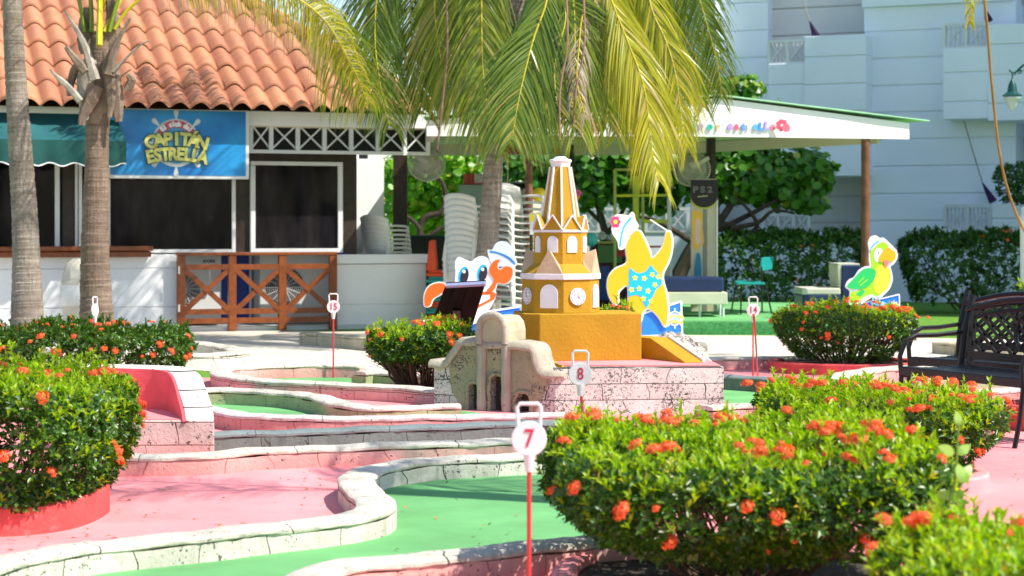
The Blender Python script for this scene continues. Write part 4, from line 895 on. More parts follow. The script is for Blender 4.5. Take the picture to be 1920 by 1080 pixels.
slabline([(899, 646), (940, 647), (985, 650), (1001, 656), (1008, 678), (1016, 698), (1038, 703), (1062, 704)], 'coping')
# pediment block, pilasters, arch mouldings
ped = [(899, 642), (899, 610), (905, 598), (918, 592), (934, 594), (943, 606), (946, 622), (946, 642)]
pv = [W(x, y, .03) for x, y in catmull([Vector((x, y, 0)) for x, y in ped], 4)] if False else [W(x, y, .03) for x, y in ped]
MB().prism(pv, -FW.n*.34).build('pediment', mat('pediment_stone', (.46, .42, .28), .85, .2, 5, .4, 40, dirt=.5, dirtcol=(.2, .18, .13)), tw_, bevel=.012)
pr = catmull([W(x, y, .035) for x, y in [(899, 645), (898, 615), (904, 599), (918, 591), (934, 593), (944, 606), (947, 624), (947, 645)]], .02)
MB().tube(pr, .028, 10).build('pediment_moulding', CCP, tw_, smooth=True)
for a0, a1 in ((898, 908), (943, 955)):
    q = [W((a0+a1)/2+.5*math.sin(k), y, .015) for k, y in enumerate(np.linspace(648, gy(a0)+1, 9))]; MB().tube(q, [.036+.003*math.sin(k*2.1+a0) for k in range(9)], 12).build('pilaster', CCP, tw_, smooth=True)
for a0, a1, t_ in ars:
    q = catmull([W(x+(-2 if x < (a0+a1)/2 else 2), y-2, .004) for x, y in arch(a0, a1, t_, gy((a0+a1)/2)+1, 7)], .02); MB().tube(q, .017, 8).build('arch_moulding', CWY, tw_, smooth=True)
# platform
Zp = .34; pf = thing('tower_platform', G(1150, 780), 'low stone platform with a pink painted top carrying the ochre tower', 'platform')
c1 = W2(1357, 702, -.16); c0 = W(960, 702, -.16); c1.z = c0.z = 0; bk1 = c1+Vector((-.10, 1.5, 0)); bk0 = c0+Vector((-.1, 1.7, 0))
mb = MB(); e_ = -FW.n*.002; mb.prism([c0+e_, c1+e_, bk1, bk0], (0, 0, Zp-.01)); mb.build('base', CW, pf)
mb = MB(); mb.prism([c0+Vector((0, .01, Zp-.009)), c1+Vector((-.02, .01, Zp-.009)), bk1+Vector((0, 0, Zp-.009)), bk0+Vector((0, 0, Zp-.009))], (0, 0, .012)); mb.build('painted_top', M_pink, pf)
def onp(px, py, z): return G(px, py, z)
# ochre base block: front edge along the platform, rotated a little
bf = onp(1012, 678, Zp); br_ = onp(1203, 676, Zp); dd = (br_-bf); dd.z = 0; L_ = dd.length; FK = Frame((bf.x, bf.y), math.atan2(dd.y, dd.x)); bdep = .62
tow = thing('clock_tower', (bf.x+.4, bf.y+.4, Zp), 'miniature ochre clock tower with white windows and a spire on a block', 'model tower')
Zb = FK.hit(1100, 588)[1]
vs = [FK.pt(0, Zp, 0), FK.pt(L_, Zp, 0), FK.pt(L_, Zp, -bdep), FK.pt(-.11, Zp, -bdep), FK.pt(-.11, Zp, -.10)]
MB().prism(vs, (0, 0, Zb-Zp)).build('base_block', M_gold, tow, bevel=.008)
# octagons
tc = FK.pt(.0, 0, -.36); 
def rp(px, Y): return (px-960)*Y/F_PX
Yt = tc.y
cx_ = rp(1051, Yt); OCT = R(3)
def octa(r, z, rot=OCT): return [Vector((cx_+r*math.cos(rot+R(45)*k), Yt+r*math.sin(rot+R(45)*k), z)) for k in range(8)]
def zz(py): return CAM_H-(py-HOR)*(Yt-.0)/F_PX
r1 = 147/2*Yt/F_PX; r2 = 100/2*Yt/F_PX
def frust(mb, ra, za, rb, zb_): mb.add(octa(ra, za)+octa(rb, zb_), [tuple(range(8)), tuple(range(15, 7, -1))]+[(k, (k+1) % 8, 8+(k+1) % 8, 8+k) for k in range(8)]); return mb
Z1, Z1b, Z1c = zz(523), zz(521), zz(512)
frust(MB(), r1*1.0, Zb-.0, r1*.985, Z1).build('lower_storey', M_gold, tow, bevel=.004)
frust(MB(), r1*1.03, Z1+.001, r1*1.03, Z1c).build('cornice', M_goldw, tow, bevel=.004)
Z2 = zz(436); frust(MB(), r1*.99, Z1c+.001, r2*1.02, zz(494)).build('lower_roof', M_gold, tow)
frust(MB(), r2*1.01, zz(505), r2, Z2).build('upper_storey', M_gold, tow, bevel=.004)
frust(MB(), r2*1.04, Z2+.001, r2*1.04, zz(431)).build('cornice', M_goldw, tow, bevel=.004)
frust(MB(), r2*.98, zz(431)+.001, r2*.5, zz(415)).build('upper_roof', M_gold, tow)
# gables round the roofs: triangle on each side
def gable(r, z0, h, k, name, m, wf=.96, inset=.0, trim=None):
    a, b = octa(r*1.02, z0)[k], octa(r*1.02, z0)[(k+1) % 8]; mid = (a+b)/2; o = Vector((cx_, Yt, z0)); a = mid+(a-mid)*wf; b = mid+(b-mid)*wf; ap = mid+Vector((0, 0, h)); inn = (o-mid).normalized()*r*.42
    MB().add([a, b, ap, mid+inn+Vector((0, 0, h*.75)), a+inn*.3, b+inn*.3], [(0, 1, 2), (0, 2, 3, 4), (1, 5, 3, 2), (0, 4, 5, 1), (4, 3, 5)]).build(name, m, tow)
    if trim:
        out = -(o-mid).normalized()*.006; mb = MB(); mb.beam(a+out, ap+out, .009, .012, out); mb.beam(ap+out, b+out, .009, .012, out); mb.build('gable_trim', M_goldw, tow)
for k in range(8):
    if k % 2 == 1: gable(r1, Z1c, .19, k, 'gable', mat('gable_rough', (.60, .44, .28), .8, .1, 6, .4, 60), .92)
    gable(r2, zz(431), .115, k, 'small_gable', M_gold, .98, trim=True)
Zs0, Zs1 = zz(425), zz(313); ra, rb = 39*Yt/F_PX, 19*Yt/F_PX
frust(MB(), ra, Zs0-.06, rb, Zs1).build('spire', M_gold, tow, bevel=.003)
for k in range(8):
    a = octa(ra*1.02, Zs0-.06)[k]; b = octa(rb*1.03, Zs1)[k]; MB().beam(a, b, .015, .015, (a-Vector((cx_, Yt, a.z)))).build('spire_rib', M_goldw, tow)
cr = 20*Yt/F_PX; mb = MB(); o = Vector((cx_, Yt, 0)); n = 24
prof = [(rb*.9, Zs1-.004), (cr*.88, Zs1), (cr*.95, Zs1+.03), (cr*1.07, Zs1+.045), (cr*1.0, Zs1+.058), (cr*.7, Zs1+.062), (cr*.45, Zs1+.08), (.01, Zs1+.082)]; mb.lathe(prof, o, 8, Matrix.Rotation(OCT, 3, 'Z')); mb.build('cap', M_goldw, tow, bevel=.004)
# windows and clocks on the faces
def facef(r, k):
    a, b = octa(r, 0)[k], octa(r, 0)[(k+1) % 8]; mid = (a+b)/2; nn = (mid-Vector((cx_, Yt, 0))).normalized(); u = Vector((-nn.y, nn.x, 0)); return mid, u, nn
def onface(r, k, pts, th, m, name, u_off=0, off=.002):
    mid, u, nn = facef(r, k)
    return MB().prism([mid+u*(x+u_off)+Vector((0, 0, z))+nn*off for x, z in pts], nn*th).build(name, m, tow)
def arched(wd, z0, z1, n=9):
    r = wd/2; return [(-r, z0), (r, z0)]+[(r*math.cos(a), z1-r+r*math.sin(a)) for a in np.linspace(0, math.pi, n)]
M_win = mat('rough_white_plaster', (.80, .79, .82), .8, .05, 12, .25, 90)
for k in range(8):
    mid, u, nn = facef(r1, k)
    if k % 2 == 1: onface(r1, k, arched(r1*.46, Zb+.04, Z1-.035), .008, M_win, 'arched_window', 0, .0)
    else:
        c = (Zb+Z1)/2+.0; rr = r1*.215; ft = [(rr*math.cos(a), c+rr*math.sin(a)) for a in np.linspace(0, 2*math.pi, 29)[:-1]]
        cl_ = onface(r1, k, ft, .014, M_win, 'clock_face', 0, .0)
        mb = MB(); base = mid+nn*.0155+Vector((0, 0, c))
        for h in range(12):
            a = R(30)*h; v = u*math.cos(a)+Vector((0, 0, math.sin(a))); mb.beam(base+v*rr*.74, base+v*rr*.9, .004, .008, nn)
        mb.beam(base, base+Vector((0, 0, rr*.6)), .004, .007, nn); mb.beam(base, base+(u*.35-Vector((0, 0, .15)))*rr, .004, .009, nn)
        mb.build('clock_hands', mat('clock_grey', (.30, .30, .33), .6), cl_)
    onface(r2*1.0, k, arched(r2*.40, zz(473), zz(442)), .008, M_win, 'arched_window', 0, .001)
# sloping ochre parapets beside the block
pp = thing('ochre_parapet', G(1250, 690), 'sloping ochre parapet right of the tower block', 'parapet', 'sloping ochre parapets of the tower')
A_ = FK.pt(L_+.003, Zp, -.42); E_ = c1+Vector((-.27, .24, Zp)); dv = Vector((E_.x-A_.x, E_.y-A_.y, 0)); xn = Vector((dv.y, -dv.x, 0)).normalized(); 
h0 = .165
vs = [A_, A_+dv, A_+dv+Vector((0, 0, .012)), A_+dv*.38+Vector((0, 0, h0)), A_+Vector((0, 0, h0))]
MB().prism(vs, -xn*.17).build('parapet_wall', M_gold, pp, bevel=.006)
MB().beam(A_-xn*.172+dv*.38+Vector((0, 0, h0)), A_-xn*.172+dv+Vector((0, 0, .015)), .03, .03).build('white_edge', M_goldw, pp)
pp2 = thing('ochre_parapet', G(1030, 690), 'sloping ochre parapet left of the tower block behind the fort wall', 'parapet', 'sloping ochre parapets of the tower')
a0 = W(990, 652, -.24); a1 = W(1052, 700, -.24); a0.z += .0
MB().prism([Vector((a0.x-.12, a0.y, Zp)), Vector((a1.x, a1.y, Zp)), a1+Vector((0, 0, .0)), a0, a0+Vector((-.12, 0, 0))], (0.06, .22, 0)).build('parapet_wall', M_gold, pp2, bevel=.006)
# rubble mound
me = bpy.data.meshes.new('rubble_mound'); bm = bmesh.new(); bmesh.ops.create_icosphere(bm, subdivisions=5, radius=1)
cen = Vector((P(1262, 0, 15.75).x, 15.75, .03)); from mathutils import noise as mn
for v in bm.verts:
    p = v.co.copy(); v.co = Vector((p.x*.34, p.y*.75, max(-.05, p.z*.47)))
    v.co += p*(.03*mn.noise(p*9)+.02*mn.noise(p*23)); v.co += cen
bm.to_mesh(me); bm.free(); tag(link('rubble_mound', me, coral('coral_rubble', (.66, .58, .52), 1.3, brick=(9, 9), uv=False, pitscale=48), smooth=True), 'grey pitted rubble stone mound behind the ochre parapet', 'rock')

# ------------------------------------------------------------------ cutout boards (generic animals)
class Card:
    def __init__(s, px, Y, ang, name, label, cat='cutout board'):
        p = P(px, 430, Y); s.F = Frame((p.x, Y), ang); s.t = thing(name, (p.x, Y, 0), label, cat, 'painted cutout boards'); s.lay = 0
    def sh(s, pts, m, nm, th=.005, off=None, smooth=True, step=.02):
        off = s.lay if off is None else off
        q = [s.F.pt(*s.F.hit(x, y, off), off) for x, y in pts]
        if smooth: q = catmull(q, step, True)
        return ngon_prism(q, s.F.n*th, nm, m, s.t)
    def ell(s, cx, cy, rx, ry, m, nm, rot=0, off=None, th=.004, n=24):
        c, k = math.cos(rot), math.sin(rot)
        return s.sh([(cx+rx*math.cos(a)*c-ry*math.sin(a)*k, cy+rx*math.cos(a)*k+ry*math.sin(a)*c) for a in np.linspace(0, 2*math.pi, n+1)[:-1]], m, nm, th, off, False)
def grow(pts, d):
    n = len(pts); area = sum(pts[i][0]*pts[(i+1) % n][1]-pts[(i+1) % n][0]*pts[i][1] for i in range(n)); sg = 1 if area > 0 else -1; out = []
    for i in range(n):
        a = Vector(pts[i-1]); b = Vector(pts[(i+1) % n]); t = (b-a).normalized(); out.append((pts[i][0]+sg*t.y*d, pts[i][1]-sg*t.x*d))
    return out
def emblem(c, px, py, r, off):
    F = c.F; uc, zc = F.hit(px, py, off); k = F.hit(px+1, py, off)[0]-uc; mb = MB(); wheel(F, mb, uc, zc, r*k, off, th=.003); mb.build('wheel_emblem', M_wht, c.t)
    c.ell(px, py, r*.8, r*.8, M_ltblue, 'emblem_centre', 0, off+.001, .001)
    mb = MB(); arc_text(F, mb, 'CAPITÁN', uc, zc+r*.25*k, r*4.5*k, r*.62*k, off+.006, R(27), .002, .002); arc_text(F, mb, 'ESTRELLA', uc, zc-r*.45*k, r*5*k, r*.62*k, off+.006, R(25), .002, .002, .9); mb.build('emblem_lettering', M_lemon, c.t)
sf = Card(1210, 22.6, R(20), 'starfish_board', 'flat yellow starfish board with blue star dotted suit and white cap'); 
body_ = [(1180, 446), (1189, 434), (1199, 434), (1208, 450), (1217, 470), (1222, 484), (1234, 474), (1243, 460), (1247, 445), (1250, 435), (1255, 434), (1259, 448), (1258, 472), (1252, 492), (1242, 513), (1243, 530), (1249, 552), (1252, 580), (1250, 608), (1245, 611), (1236, 596), (1224, 583), (1212, 578), (1204, 588), (1199, 604), (1186, 610), (1172, 606), (1172, 590), (1178, 565), (1177, 536), (1164, 541), (1158, 550), (1158, 568), (1153, 570), (1144, 558), (1139, 538), (1142, 518), (1154, 504), (1170, 497), (1176, 488), (1174, 466)]
MB().prism(sf.F.poly([(1140, 598), (1205, 588), (1277, 565), (1279, 627), (1140, 634)], -.02), -sf.F.n*.02).build('base_board', M_blue, sf.t)
mb = MB(); q = sf.F.poly([(1140, 598), (1205, 588), (1277, 565), (1279, 627), (1140, 634)], -.016)
for i in range(4): mb.beam(q[i], q[i+1], .02, .012, sf.F.n)
mb.build('base_border', M_wht, sf.t)
sf.sh(grow(body_, 2.2), M_wht, 'white_outline', .02, -.005); sf.sh(body_, M_ywl, 'starfish_body', .004, .016)
sf.sh([(1180, 503), (1190, 510), (1200, 512), (1211, 508), (1220, 497), (1226, 505), (1236, 515), (1241, 532), (1231, 542), (1224, 556), (1216, 573), (1212, 577), (1207, 570), (1200, 556), (1190, 553), (1179, 555), (1179, 530)], M_cyan, 'blue_suit', .004, .021)
def star(c, px, py, r, m, off, rot=0): c.sh([(px+(r if k % 2 == 0 else r*.5)*math.sin(R(36)*k+rot), py-(r if k % 2 == 0 else r*.5)*math.cos(R(36)*k+rot)) for k in range(10)], m, 'small_star', .002, off, False)
for i, (x, y) in enumerate(((1190.5, 521), (1208, 522), (1223, 515), (1184, 543), (1198.5, 541), (1215, 545.5), (1228, 534), (1234, 519), (1206, 560), (1221, 565))): star(sf, x, y, 6, M_lemon, .026, i*.3)
cap = [(1148, 410), (1153, 403), (1165, 402), (1178, 404), (1184, 397), (1189, 402), (1191, 412), (1197, 424), (1190, 433), (1180, 442), (1175, 452), (1170, 466), (1160, 467), (1157, 452), (1148, 438), (1146, 424)]
sf.sh(cap, M_wht, 'white_cap', .012, .022)
sf.sh([(1183, 406), (1185, 409), (1173, 424), (1167, 440), (1164, 463), (1161, 463), (1164, 438), (1170, 422)], M_cyan, 'cap_stripe', .002, .035)
for k in range(6): sf.ell(1154+6*math.cos(R(60)*k), 416+7.5*math.sin(R(60)*k), 3.9, 4.2, M_pinkf, 'petal', 0, .036, .003)
sf.ell(1154, 416, 3.5, 4, M_lemon, 'flower_centre', 0, .041, .002); emblem(sf, 1265, 597, 12.5, -.014)
MB().tube([P(1219, 412, 22.62), P(1253, 434, 22.62)], .009, 6).build('baton', M_whitep, sf.t)
MB().beam(sf.F.pt(0, .1, -.1), sf.F.pt(0, .9, -.06), .04, .04).build('rear_strut', M_dkwood, sf.t)

cb_ = Card(885, 19.4, R(8), 'crab_board', 'flat white and orange crab board with a white cap behind the slanted info board')
bb_ = [(786, 603), (975, 575), (975, 640), (786, 640)]
MB().prism(cb_.F.poly(bb_, -.02), -cb_.F.n*.02).build('base_board', M_blue, cb_.t); mb = MB(); q = cb_.F.poly(bb_, -.016); mb.beam(q[0], q[1], .018, .012, cb_.F.n); mb.beam(q[0], q[3], .018, .012, cb_.F.n); mb.build('base_border', M_wht, cb_.t)
crab = [(854, 512), (853, 492), (859, 482), (867, 484), (876, 488), (884, 490), (893, 483), (903, 480), (914, 484), (921, 492), (926, 515), (924, 537), (930, 550), (922, 572), (908, 590), (892, 606), (874, 606), (858, 580), (852, 545)]
cb_.sh(crab, M_wht, 'crab_body', .02, -.005)
hat = [(914, 468), (922, 469), (929, 457), (940, 452), (952, 455), (960, 466), (966, 482), (969, 494), (961, 503), (945, 500), (925, 498), (917, 484)]
lim = [(797, 574), (796, 555), (802, 540), (814, 532), (830, 531), (838, 540), (826, 551), (812, 560), (806, 573)]
cb_.sh(grow(lim, 2), M_wht, 'claw_border', .018, -.006, ); cb_.sh(lim, M_orange, 'left_claw', .004, .013)
rc = [(918, 512), (920, 497), (928, 488), (938, 487), (934, 494), (933, 503), (938, 506), (948, 499), (960, 503), (961, 516), (955, 527), (944, 532), (932, 530), (928, 541), (918, 549), (912, 546), (922, 533), (926, 524)]
cb_.sh(grow(rc, 2), M_wht, 'claw_border', .018, .0); cb_.sh(rc, M_orange, 'right_claw', .004, .023)
cb_.sh(hat, mat('cap_blue_white', (.62, .76, .86), .5), 'white_cap', .014, .008)
cb_.sh([(918, 470), (935, 473), (955, 482), (967, 494), (965, 496), (952, 485), (934, 476), (918, 473)], mat('stripe_blue', (.02, .2, .6), .4), 'cap_stripe', .003, .023)
for cx, cy in ((869, 516), (904, 512)):
    cb_.ell(cx, cy, 9.5, 16.5, M_cyan, 'eye', R(14), .016, .002); cb_.ell(cx+2, cy+2, 7.5, 14, M_dark, 'pupil', R(14), .019, .002); cb_.ell(cx+1, cy-7, 3, 3.2, M_wht, 'highlight', 0, .022, .002)
cb_.sh([(904, 547), (925, 547), (931, 552), (926, 562), (910, 570), (895, 578), (893, 574), (908, 566), (919, 560), (919, 552), (904, 553)], M_orange, 'orange_edge', .003, .016, False)
MB().beam(cb_.F.pt(0, .0, -.1), cb_.F.pt(0, .9, -.06), .04, .04).build('rear_strut', M_dkwood, cb_.t)

pr_ = Card(1640, 21.6, R(10), 'parrot_board', 'flat green and yellow parrot board with a white cap behind the flowering bush')
q_ = [(1593, 574), (1686, 552), (1687, 600), (1593, 600)]; MB().prism(pr_.F.poly(q_, -.02), -pr_.F.n*.02).build('base_board', M_blue, pr_.t)
mb = MB(); q = pr_.F.poly(q_, -.016); mb.beam(q[0], q[1], .012, .012, pr_.F.n); mb.beam(q[1], q[2], .012, .012, pr_.F.n); mb.build('base_border', M_wht, pr_.t)
sil = [(1630, 468), (1628, 455), (1633, 445), (1641, 443), (1648, 448), (1655, 447), (1664, 455), (1672, 463), (1679, 471), (1680, 483), (1673, 495), (1667, 499), (1670, 512), (1671, 525), (1666, 540), (1655, 552), (1645, 560), (1636, 556), (1626, 560), (1610, 570), (1594, 570), (1593, 556), (1594, 545), (1586, 538), (1588, 530), (1594, 524), (1601, 521), (1610, 508), (1622, 501), (1631, 499), (1630, 485)]
pr_.sh(grow(sil, 1.5), M_wht, 'white_outline', .018, -.005)
pr_.sh([(1632, 474), (1640, 463), (1650, 455), (1658, 454), (1666, 462), (1665, 480), (1662, 497), (1668, 505), (1670, 522), (1664, 540), (1652, 551), (1644, 556), (1636, 552), (1620, 556), (1608, 566), (1595, 568), (1595, 548), (1610, 545), (1628, 520), (1634, 500)], M_lime, 'parrot_body', .004, .014)
pr_.sh([(1644, 500), (1658, 498), (1668, 508), (1669, 524), (1662, 540), (1650, 551), (1640, 545), (1638, 528), (1641, 512)], M_lemon, 'belly', .003, .019)
pr_.sh([(1634, 503), (1642, 508), (1640, 522), (1628, 536), (1610, 542), (1594, 541), (1588, 536), (1594, 529), (1602, 521), (1612, 510), (1623, 503)], M_green, 'wing', .004, .024)
for a_, b_ in (((1609, 531), (1620, 520)), ((1612, 536), (1627, 524))): mb = MB(); mb.beam(pr_.F.poly([a_], .029)[0], pr_.F.poly([b_], .029)[0], .01, .006, pr_.F.n); mb.build('feather_line', M_lime, pr_.t)
pr_.sh([(1607, 550), (1618, 543), (1622, 546), (1614, 556), (1610, 553), (1606, 553)], M_green, 'tail_patch', .003, .019)
pr_.ell(1647, 478, 8.5, 13, M_wht, 'eye_patch', R(8), .019, .003); pr_.ell(1647.5, 474, 1.3, 1.5, M_dark, 'eye', 0, .023, .002)
pr_.sh([(1656, 470), (1663, 464), (1671, 467), (1679, 474), (1679, 484), (1672, 492), (1668, 489), (1660, 489), (1652, 492), (1647, 485)], M_ywl, 'beak', .004, .024)
pr_.sh([(1658, 488), (1665, 489), (1666, 495), (1662, 502), (1658, 496)], flat('board_coral', (.85, .2, .2)), 'lower_beak', .003, .029)
pr_.sh([(1630, 467), (1628, 455), (1633, 446), (1641, 443.5), (1648, 450), (1651, 452), (1643, 460), (1634, 469)], M_wht, 'white_cap', .008, .024); pr_.sh([(1632, 466), (1638, 457), (1649, 450.5), (1650, 452), (1640, 459), (1634, 467)], M_cyan, 'cap_stripe', .002, .033)
for x in (1636, 1648): MB().beam(pr_.F.poly([(x, 556)], .02)[0], pr_.F.poly([(x+1, 567)], .02)[0], .012, .018, pr_.F.n).build('leg', M_ltblue, pr_.t); pr_.ell(x+6, 569, 11, 3.5, M_ltblue, 'foot', R(12), .0, .003)
emblem(pr_, 1676, 572, 6.5, -.014)
MB().beam(pr_.F.pt(0, .0, -.1), pr_.F.pt(0, .9, -.06), .03, .03).build('rear_strut', M_dkwood, pr_.t)

# slanted info board seen from behind
ib = thing('info_board', G(857, 745), 'dark brown slanted information board seen from behind on a short post', 'information board')
a, b, c, d = P(836, 534, 16.5), P(911, 530, 16.4), P(880, 630, 17.0), P(800, 632, 17.15); nn = (b-a).cross(d-a).normalized()
if nn.y > 0: nn = -nn
M_ib = mat('board_brown', (.008, .0065, .0055), .8, .3, 6, spec=.1)
MB().prism([a, b, c, d], -nn*.03).build('panel', M_ib, ib, bevel=.004)
mb = MB(); mb.beam(a+nn*.01, b+nn*.01, .03, .03, nn); mb.build('top_edge', mat('board_edge_blue', (.30, .34, .55), .4), ib)
for t_ in (.33, .66): MB().beam(a.lerp(b, t_)+nn*.006, d.lerp(c, t_)+nn*.006, .05, .012, nn).build('batten', M_ib, ib)
pm = (a+b+c+d)/4; MB().tube([pm+Vector((0, -.02, 0)), Vector((pm.x, pm.y-.03, .0))], .035, 10).build('post', mat('board_post', (.09, .055, .045), .6), ib)

# hole number poles
M_rod = mat('rod_red', (.60, .05, .05), .4, .05); M_sgn = mat('marker_white', (.80, .76, .76), .4, .03); M_num = mat('marker_red', (.55, .03, .08), .5)
def marker(px, pyb, num, pyt, label, turn=0, lean=0, half=None):
    b = G(px, pyb); Y = b.y; s = .059; t = thing('hole_marker', (b.x, b.y, 0), label, 'hole marker', 'numbered hole markers of the mini golf')
    zt = CAM_H-(pyt-HOR)*Y/F_PX; F = Frame((b.x+lean, Y), turn)
    MB().tube([b, F.pt(0, zt-.165)], .0075, 8).build('rod', M_rod, t, smooth=True)
    zc = zt-.058-s; n = 32
    disc = [(s*math.cos(a), zc+s*math.sin(a)) for a in np.linspace(0, 2*math.pi, n+1)[:-1]]
    MB().prism([F.pt(x, z, .006) for x, z in disc], -F.n*.012).build('disc', M_sgn, t, bevel=.003)
    hp = [(-.036, zc+s*.7), (-.04, zt-.012), (-.03, zt), (.03, zt), (.04, zt-.012), (.036, zc+s*.7)]
    MB().tube([F.pt(x, z, 0) for x, z in hp], .0065, 8).build('handle', M_sgn, t, smooth=True)
    MB().tube([F.pt(0, zc-s+.01), F.pt(0, zc-s-.05)], [.022, .013], 10).build('socket', M_sgn, t, smooth=True)
    if num:
        mb = MB()
        for i, ch in enumerate(num): put_text(mb, ch, .085, F.pt((i-(len(num)-1)/2)*.038, zc, .008), F.u, (0, 0, 1), .002, .001, sx=.8)
        mb.build('number', M_num, t)
    return t
marker(625, 711, '15', 551, 'white number 15 marker on a red rod by the far green hole'); marker(1412, 712, '14', 557, 'white number 14 marker on a red rod in the middle right')
marker(1105, 935, '8', 658, 'white number 8 marker leaning before the fort wall', lean=-.045); marker(992, 1190, '7', 757, 'white number 7 marker on a red rod, nearest to the camera')
marker(178, 716, '', 557, 'white marker turned edge on before the left palm trunks', turn=R(72))
tag(MB().tube([G(1421, 712), P(1416, 620, 15.6), P(1413, 590, 15.4)], [.0075, .0075, .011], 8).build('marker_rod', M_rod, smooth=True), 'second red rod leaning on the number 14 marker', 'rod')

# ------------------------------------------------------------------ benches
def bench(fl, u, label, dpt=.56, L=1.2):
    u = Vector((u[0], u[1], 0)).normalized(); bvec = Vector((-u.y, u.x, 0))   # from front to back
    fl = Vector((fl[0], fl[1], 0)); t = thing('iron_bench', fl, label, 'bench', 'black iron park benches'); m = M_benchm
    q = lambda a, d, z: fl+u*a+bvec*d+Vector((0, 0, z))
    for a in (0, L):
        MB().tube([q(a, -.07, 0), q(a, -.03, .16), q(a, -.0, .36), q(a, -.012, .50), q(a, .035, .60), q(a, .12, .635), q(a, .30, .635), q(a, .50, .65)], [.022]*8, 8, flat=.75).build('arm_and_leg', m, t, smooth=True)
        MB().tube([q(a, dpt+.03, 0), q(a, dpt-.06, .4), q(a, dpt-.02, .68), q(a, dpt+.05, .90)], [.024]*4, 8).build('rear_leg', m, t, smooth=True)
        MB().tube([q(a, 0, .37), q(a, dpt-.05, .39)], .016, 6).build('side_rail', m, t)
    for i in range(7):
        d = .02+i*.075; mb = MB(); zc = .425-.012*math.sin(i/6*math.pi); mb.beam(q(.01, d, zc), q(L-.01, d, zc), .058, .014); o = mb.build('seat_slat', m, t, bevel=.004)
    mb = MB(); mb.beam(q(0, -.01, .40), q(L, -.01, .40), .02, .05); mb.build('front_rail', m, t)
    ztop = lambda a: .80+.09*math.sin(math.pi*a/L); zlo = .50
    B = lambda a, z: q(a, dpt-.035+.11*(z-.45), z)
    n = 16; mb = MB(); mb.tube([B(L*i/n, ztop(L*i/n)) for i in range(n+1)], .028, 8, flat=.7); mb.build('top_rail', m, t, smooth=True)
    mb = MB(); mb.beam(B(0.06, zlo), B(L-.06, zlo), .03, .05); mb.build('bottom_rail', m, t)
    for a in (.07, L-.07): mb = MB(); mb.beam(B(a, .38), B(a, ztop(a)), .035, .03); mb.build('stile', m, t)
    mb = MB(); mb.tube([B(.1+(L-.2)*i/n, ztop(.1+(L-.2)*i/n)-.07) for i in range(n+1)], .014, 6); mb.build('inner_rail', m, t, smooth=True)
    mb = MB(); s = .155; zl = zlo+.01
    for dr in (1, -1):
        for k in range(-8, 22):
            pts = []
            for j in range(33):
                z = zl+j*.012; a = k*s+dr*(z-zl)*1.35+(0 if dr == 1 else .35)
                if .08 < a < L-.08 and z < ztop(a)-.07: pts.append(B(a, z)+bvec*(.006*dr))
            if len(pts) > 2: mb.beam(pts[0], pts[-1], .006, .022, bvec) if False else mb.beam(pts[0], pts[-1], .024, .008, u.cross(Vector((0, 0, 1))))
    mb.build('lattice', m, t)
    c = B(L/2, (zlo+ztop(L/2)-.05)/2); mb = MB(); up = (B(0, .9)-B(0, .5)).normalized(); n = 28; R1, R2 = .075, .115
    mb.tube([c-bvec*.012+u*R1*math.cos(x)+up*R2*math.sin(x) for x in np.linspace(0, 2*math.pi, n)], .012, 6, False); mb.build('medallion', m, t, smooth=True)
    return t
f1 = G(1690, 690, .42); f2 = G(1902, 712, .42); uu = (f2-f1)
bench((f1.x, f1.y), (uu.x, uu.y), 'nearer black iron bench with lattice back at the right edge', L=1.2)
bench((2.87, 13.85), (.55, -.80), 'farther black iron bench partly hidden behind the nearer bench', L=1.15)

# ------------------------------------------------------------------ lamp post
lp = thing('lamp_post', (P(1942, 0, 24).x, 24, 0), 'white lamp post with green scroll bracket and hanging glass lantern', 'street lamp'); X = P(1938, 0, 24).x
prof = [(.19, 0), (.19, .1), (.165, .14), (.165, 1.42), (.18, 1.44), (.18, 1.50), (.155, 1.54), (.15, 1.62), (.12, 1.64), (.10, 1.68), (.09, 4.6)]
MB().lathe(prof, (X, 24, 0), 20).build('pole', mat('lamp_white', (.72, .74, .78), .45, .04), lp, smooth=True)
M_lg2 = mat('lamp_green', (.008, .075, .07), .4, .2); lx = P(1898, 0, 24).x; zl = lambda py: CAM_H-(py-HOR)*24/F_PX
mb = MB(); mb.tube(catmull([(X, 24, zl(118)), (X-.12, 24, zl(122)), (lx+.03, 24, zl(136)), (lx-.04, 24, zl(131))], .02), .014, 8)
for i in range(4):
    cx = lx+.02+i*.075; cz = zl(138-i*3); mb.tube([(cx+.028*math.cos(a)*(1-a/14), 24, cz+.028*math.sin(a)*(1-a/14)) for a in np.linspace(0, 9, 22)], .007, 6)
mb.tube([(lx+.0, 24, zl(137)), (lx, 24, zl(150))], .01, 6); mb.build('bracket', M_lg2, lp, smooth=True)
MB().lathe([(.012, zl(148)), (.03, zl(153)), (.05, zl(160)), (.062, zl(172)), (.105, zl(177)), (.125, zl(179)), (.11, zl(180.5))][::-1], (lx, 24, 0), 20).build('lantern_cap', M_lg2, lp, smooth=True)
gl = mat('lantern_glass', (.42, .52, .50), .15, .05, spec=.7); MB().lathe([(.005, zl(208)), (.035, zl(204)), (.06, zl(197)), (.078, zl(188)), (.105, zl(186)), (.112, zl(183)), (.1, zl(180.6))], (lx, 24, 0), 20).build('glass_globe', gl, lp, smooth=True)
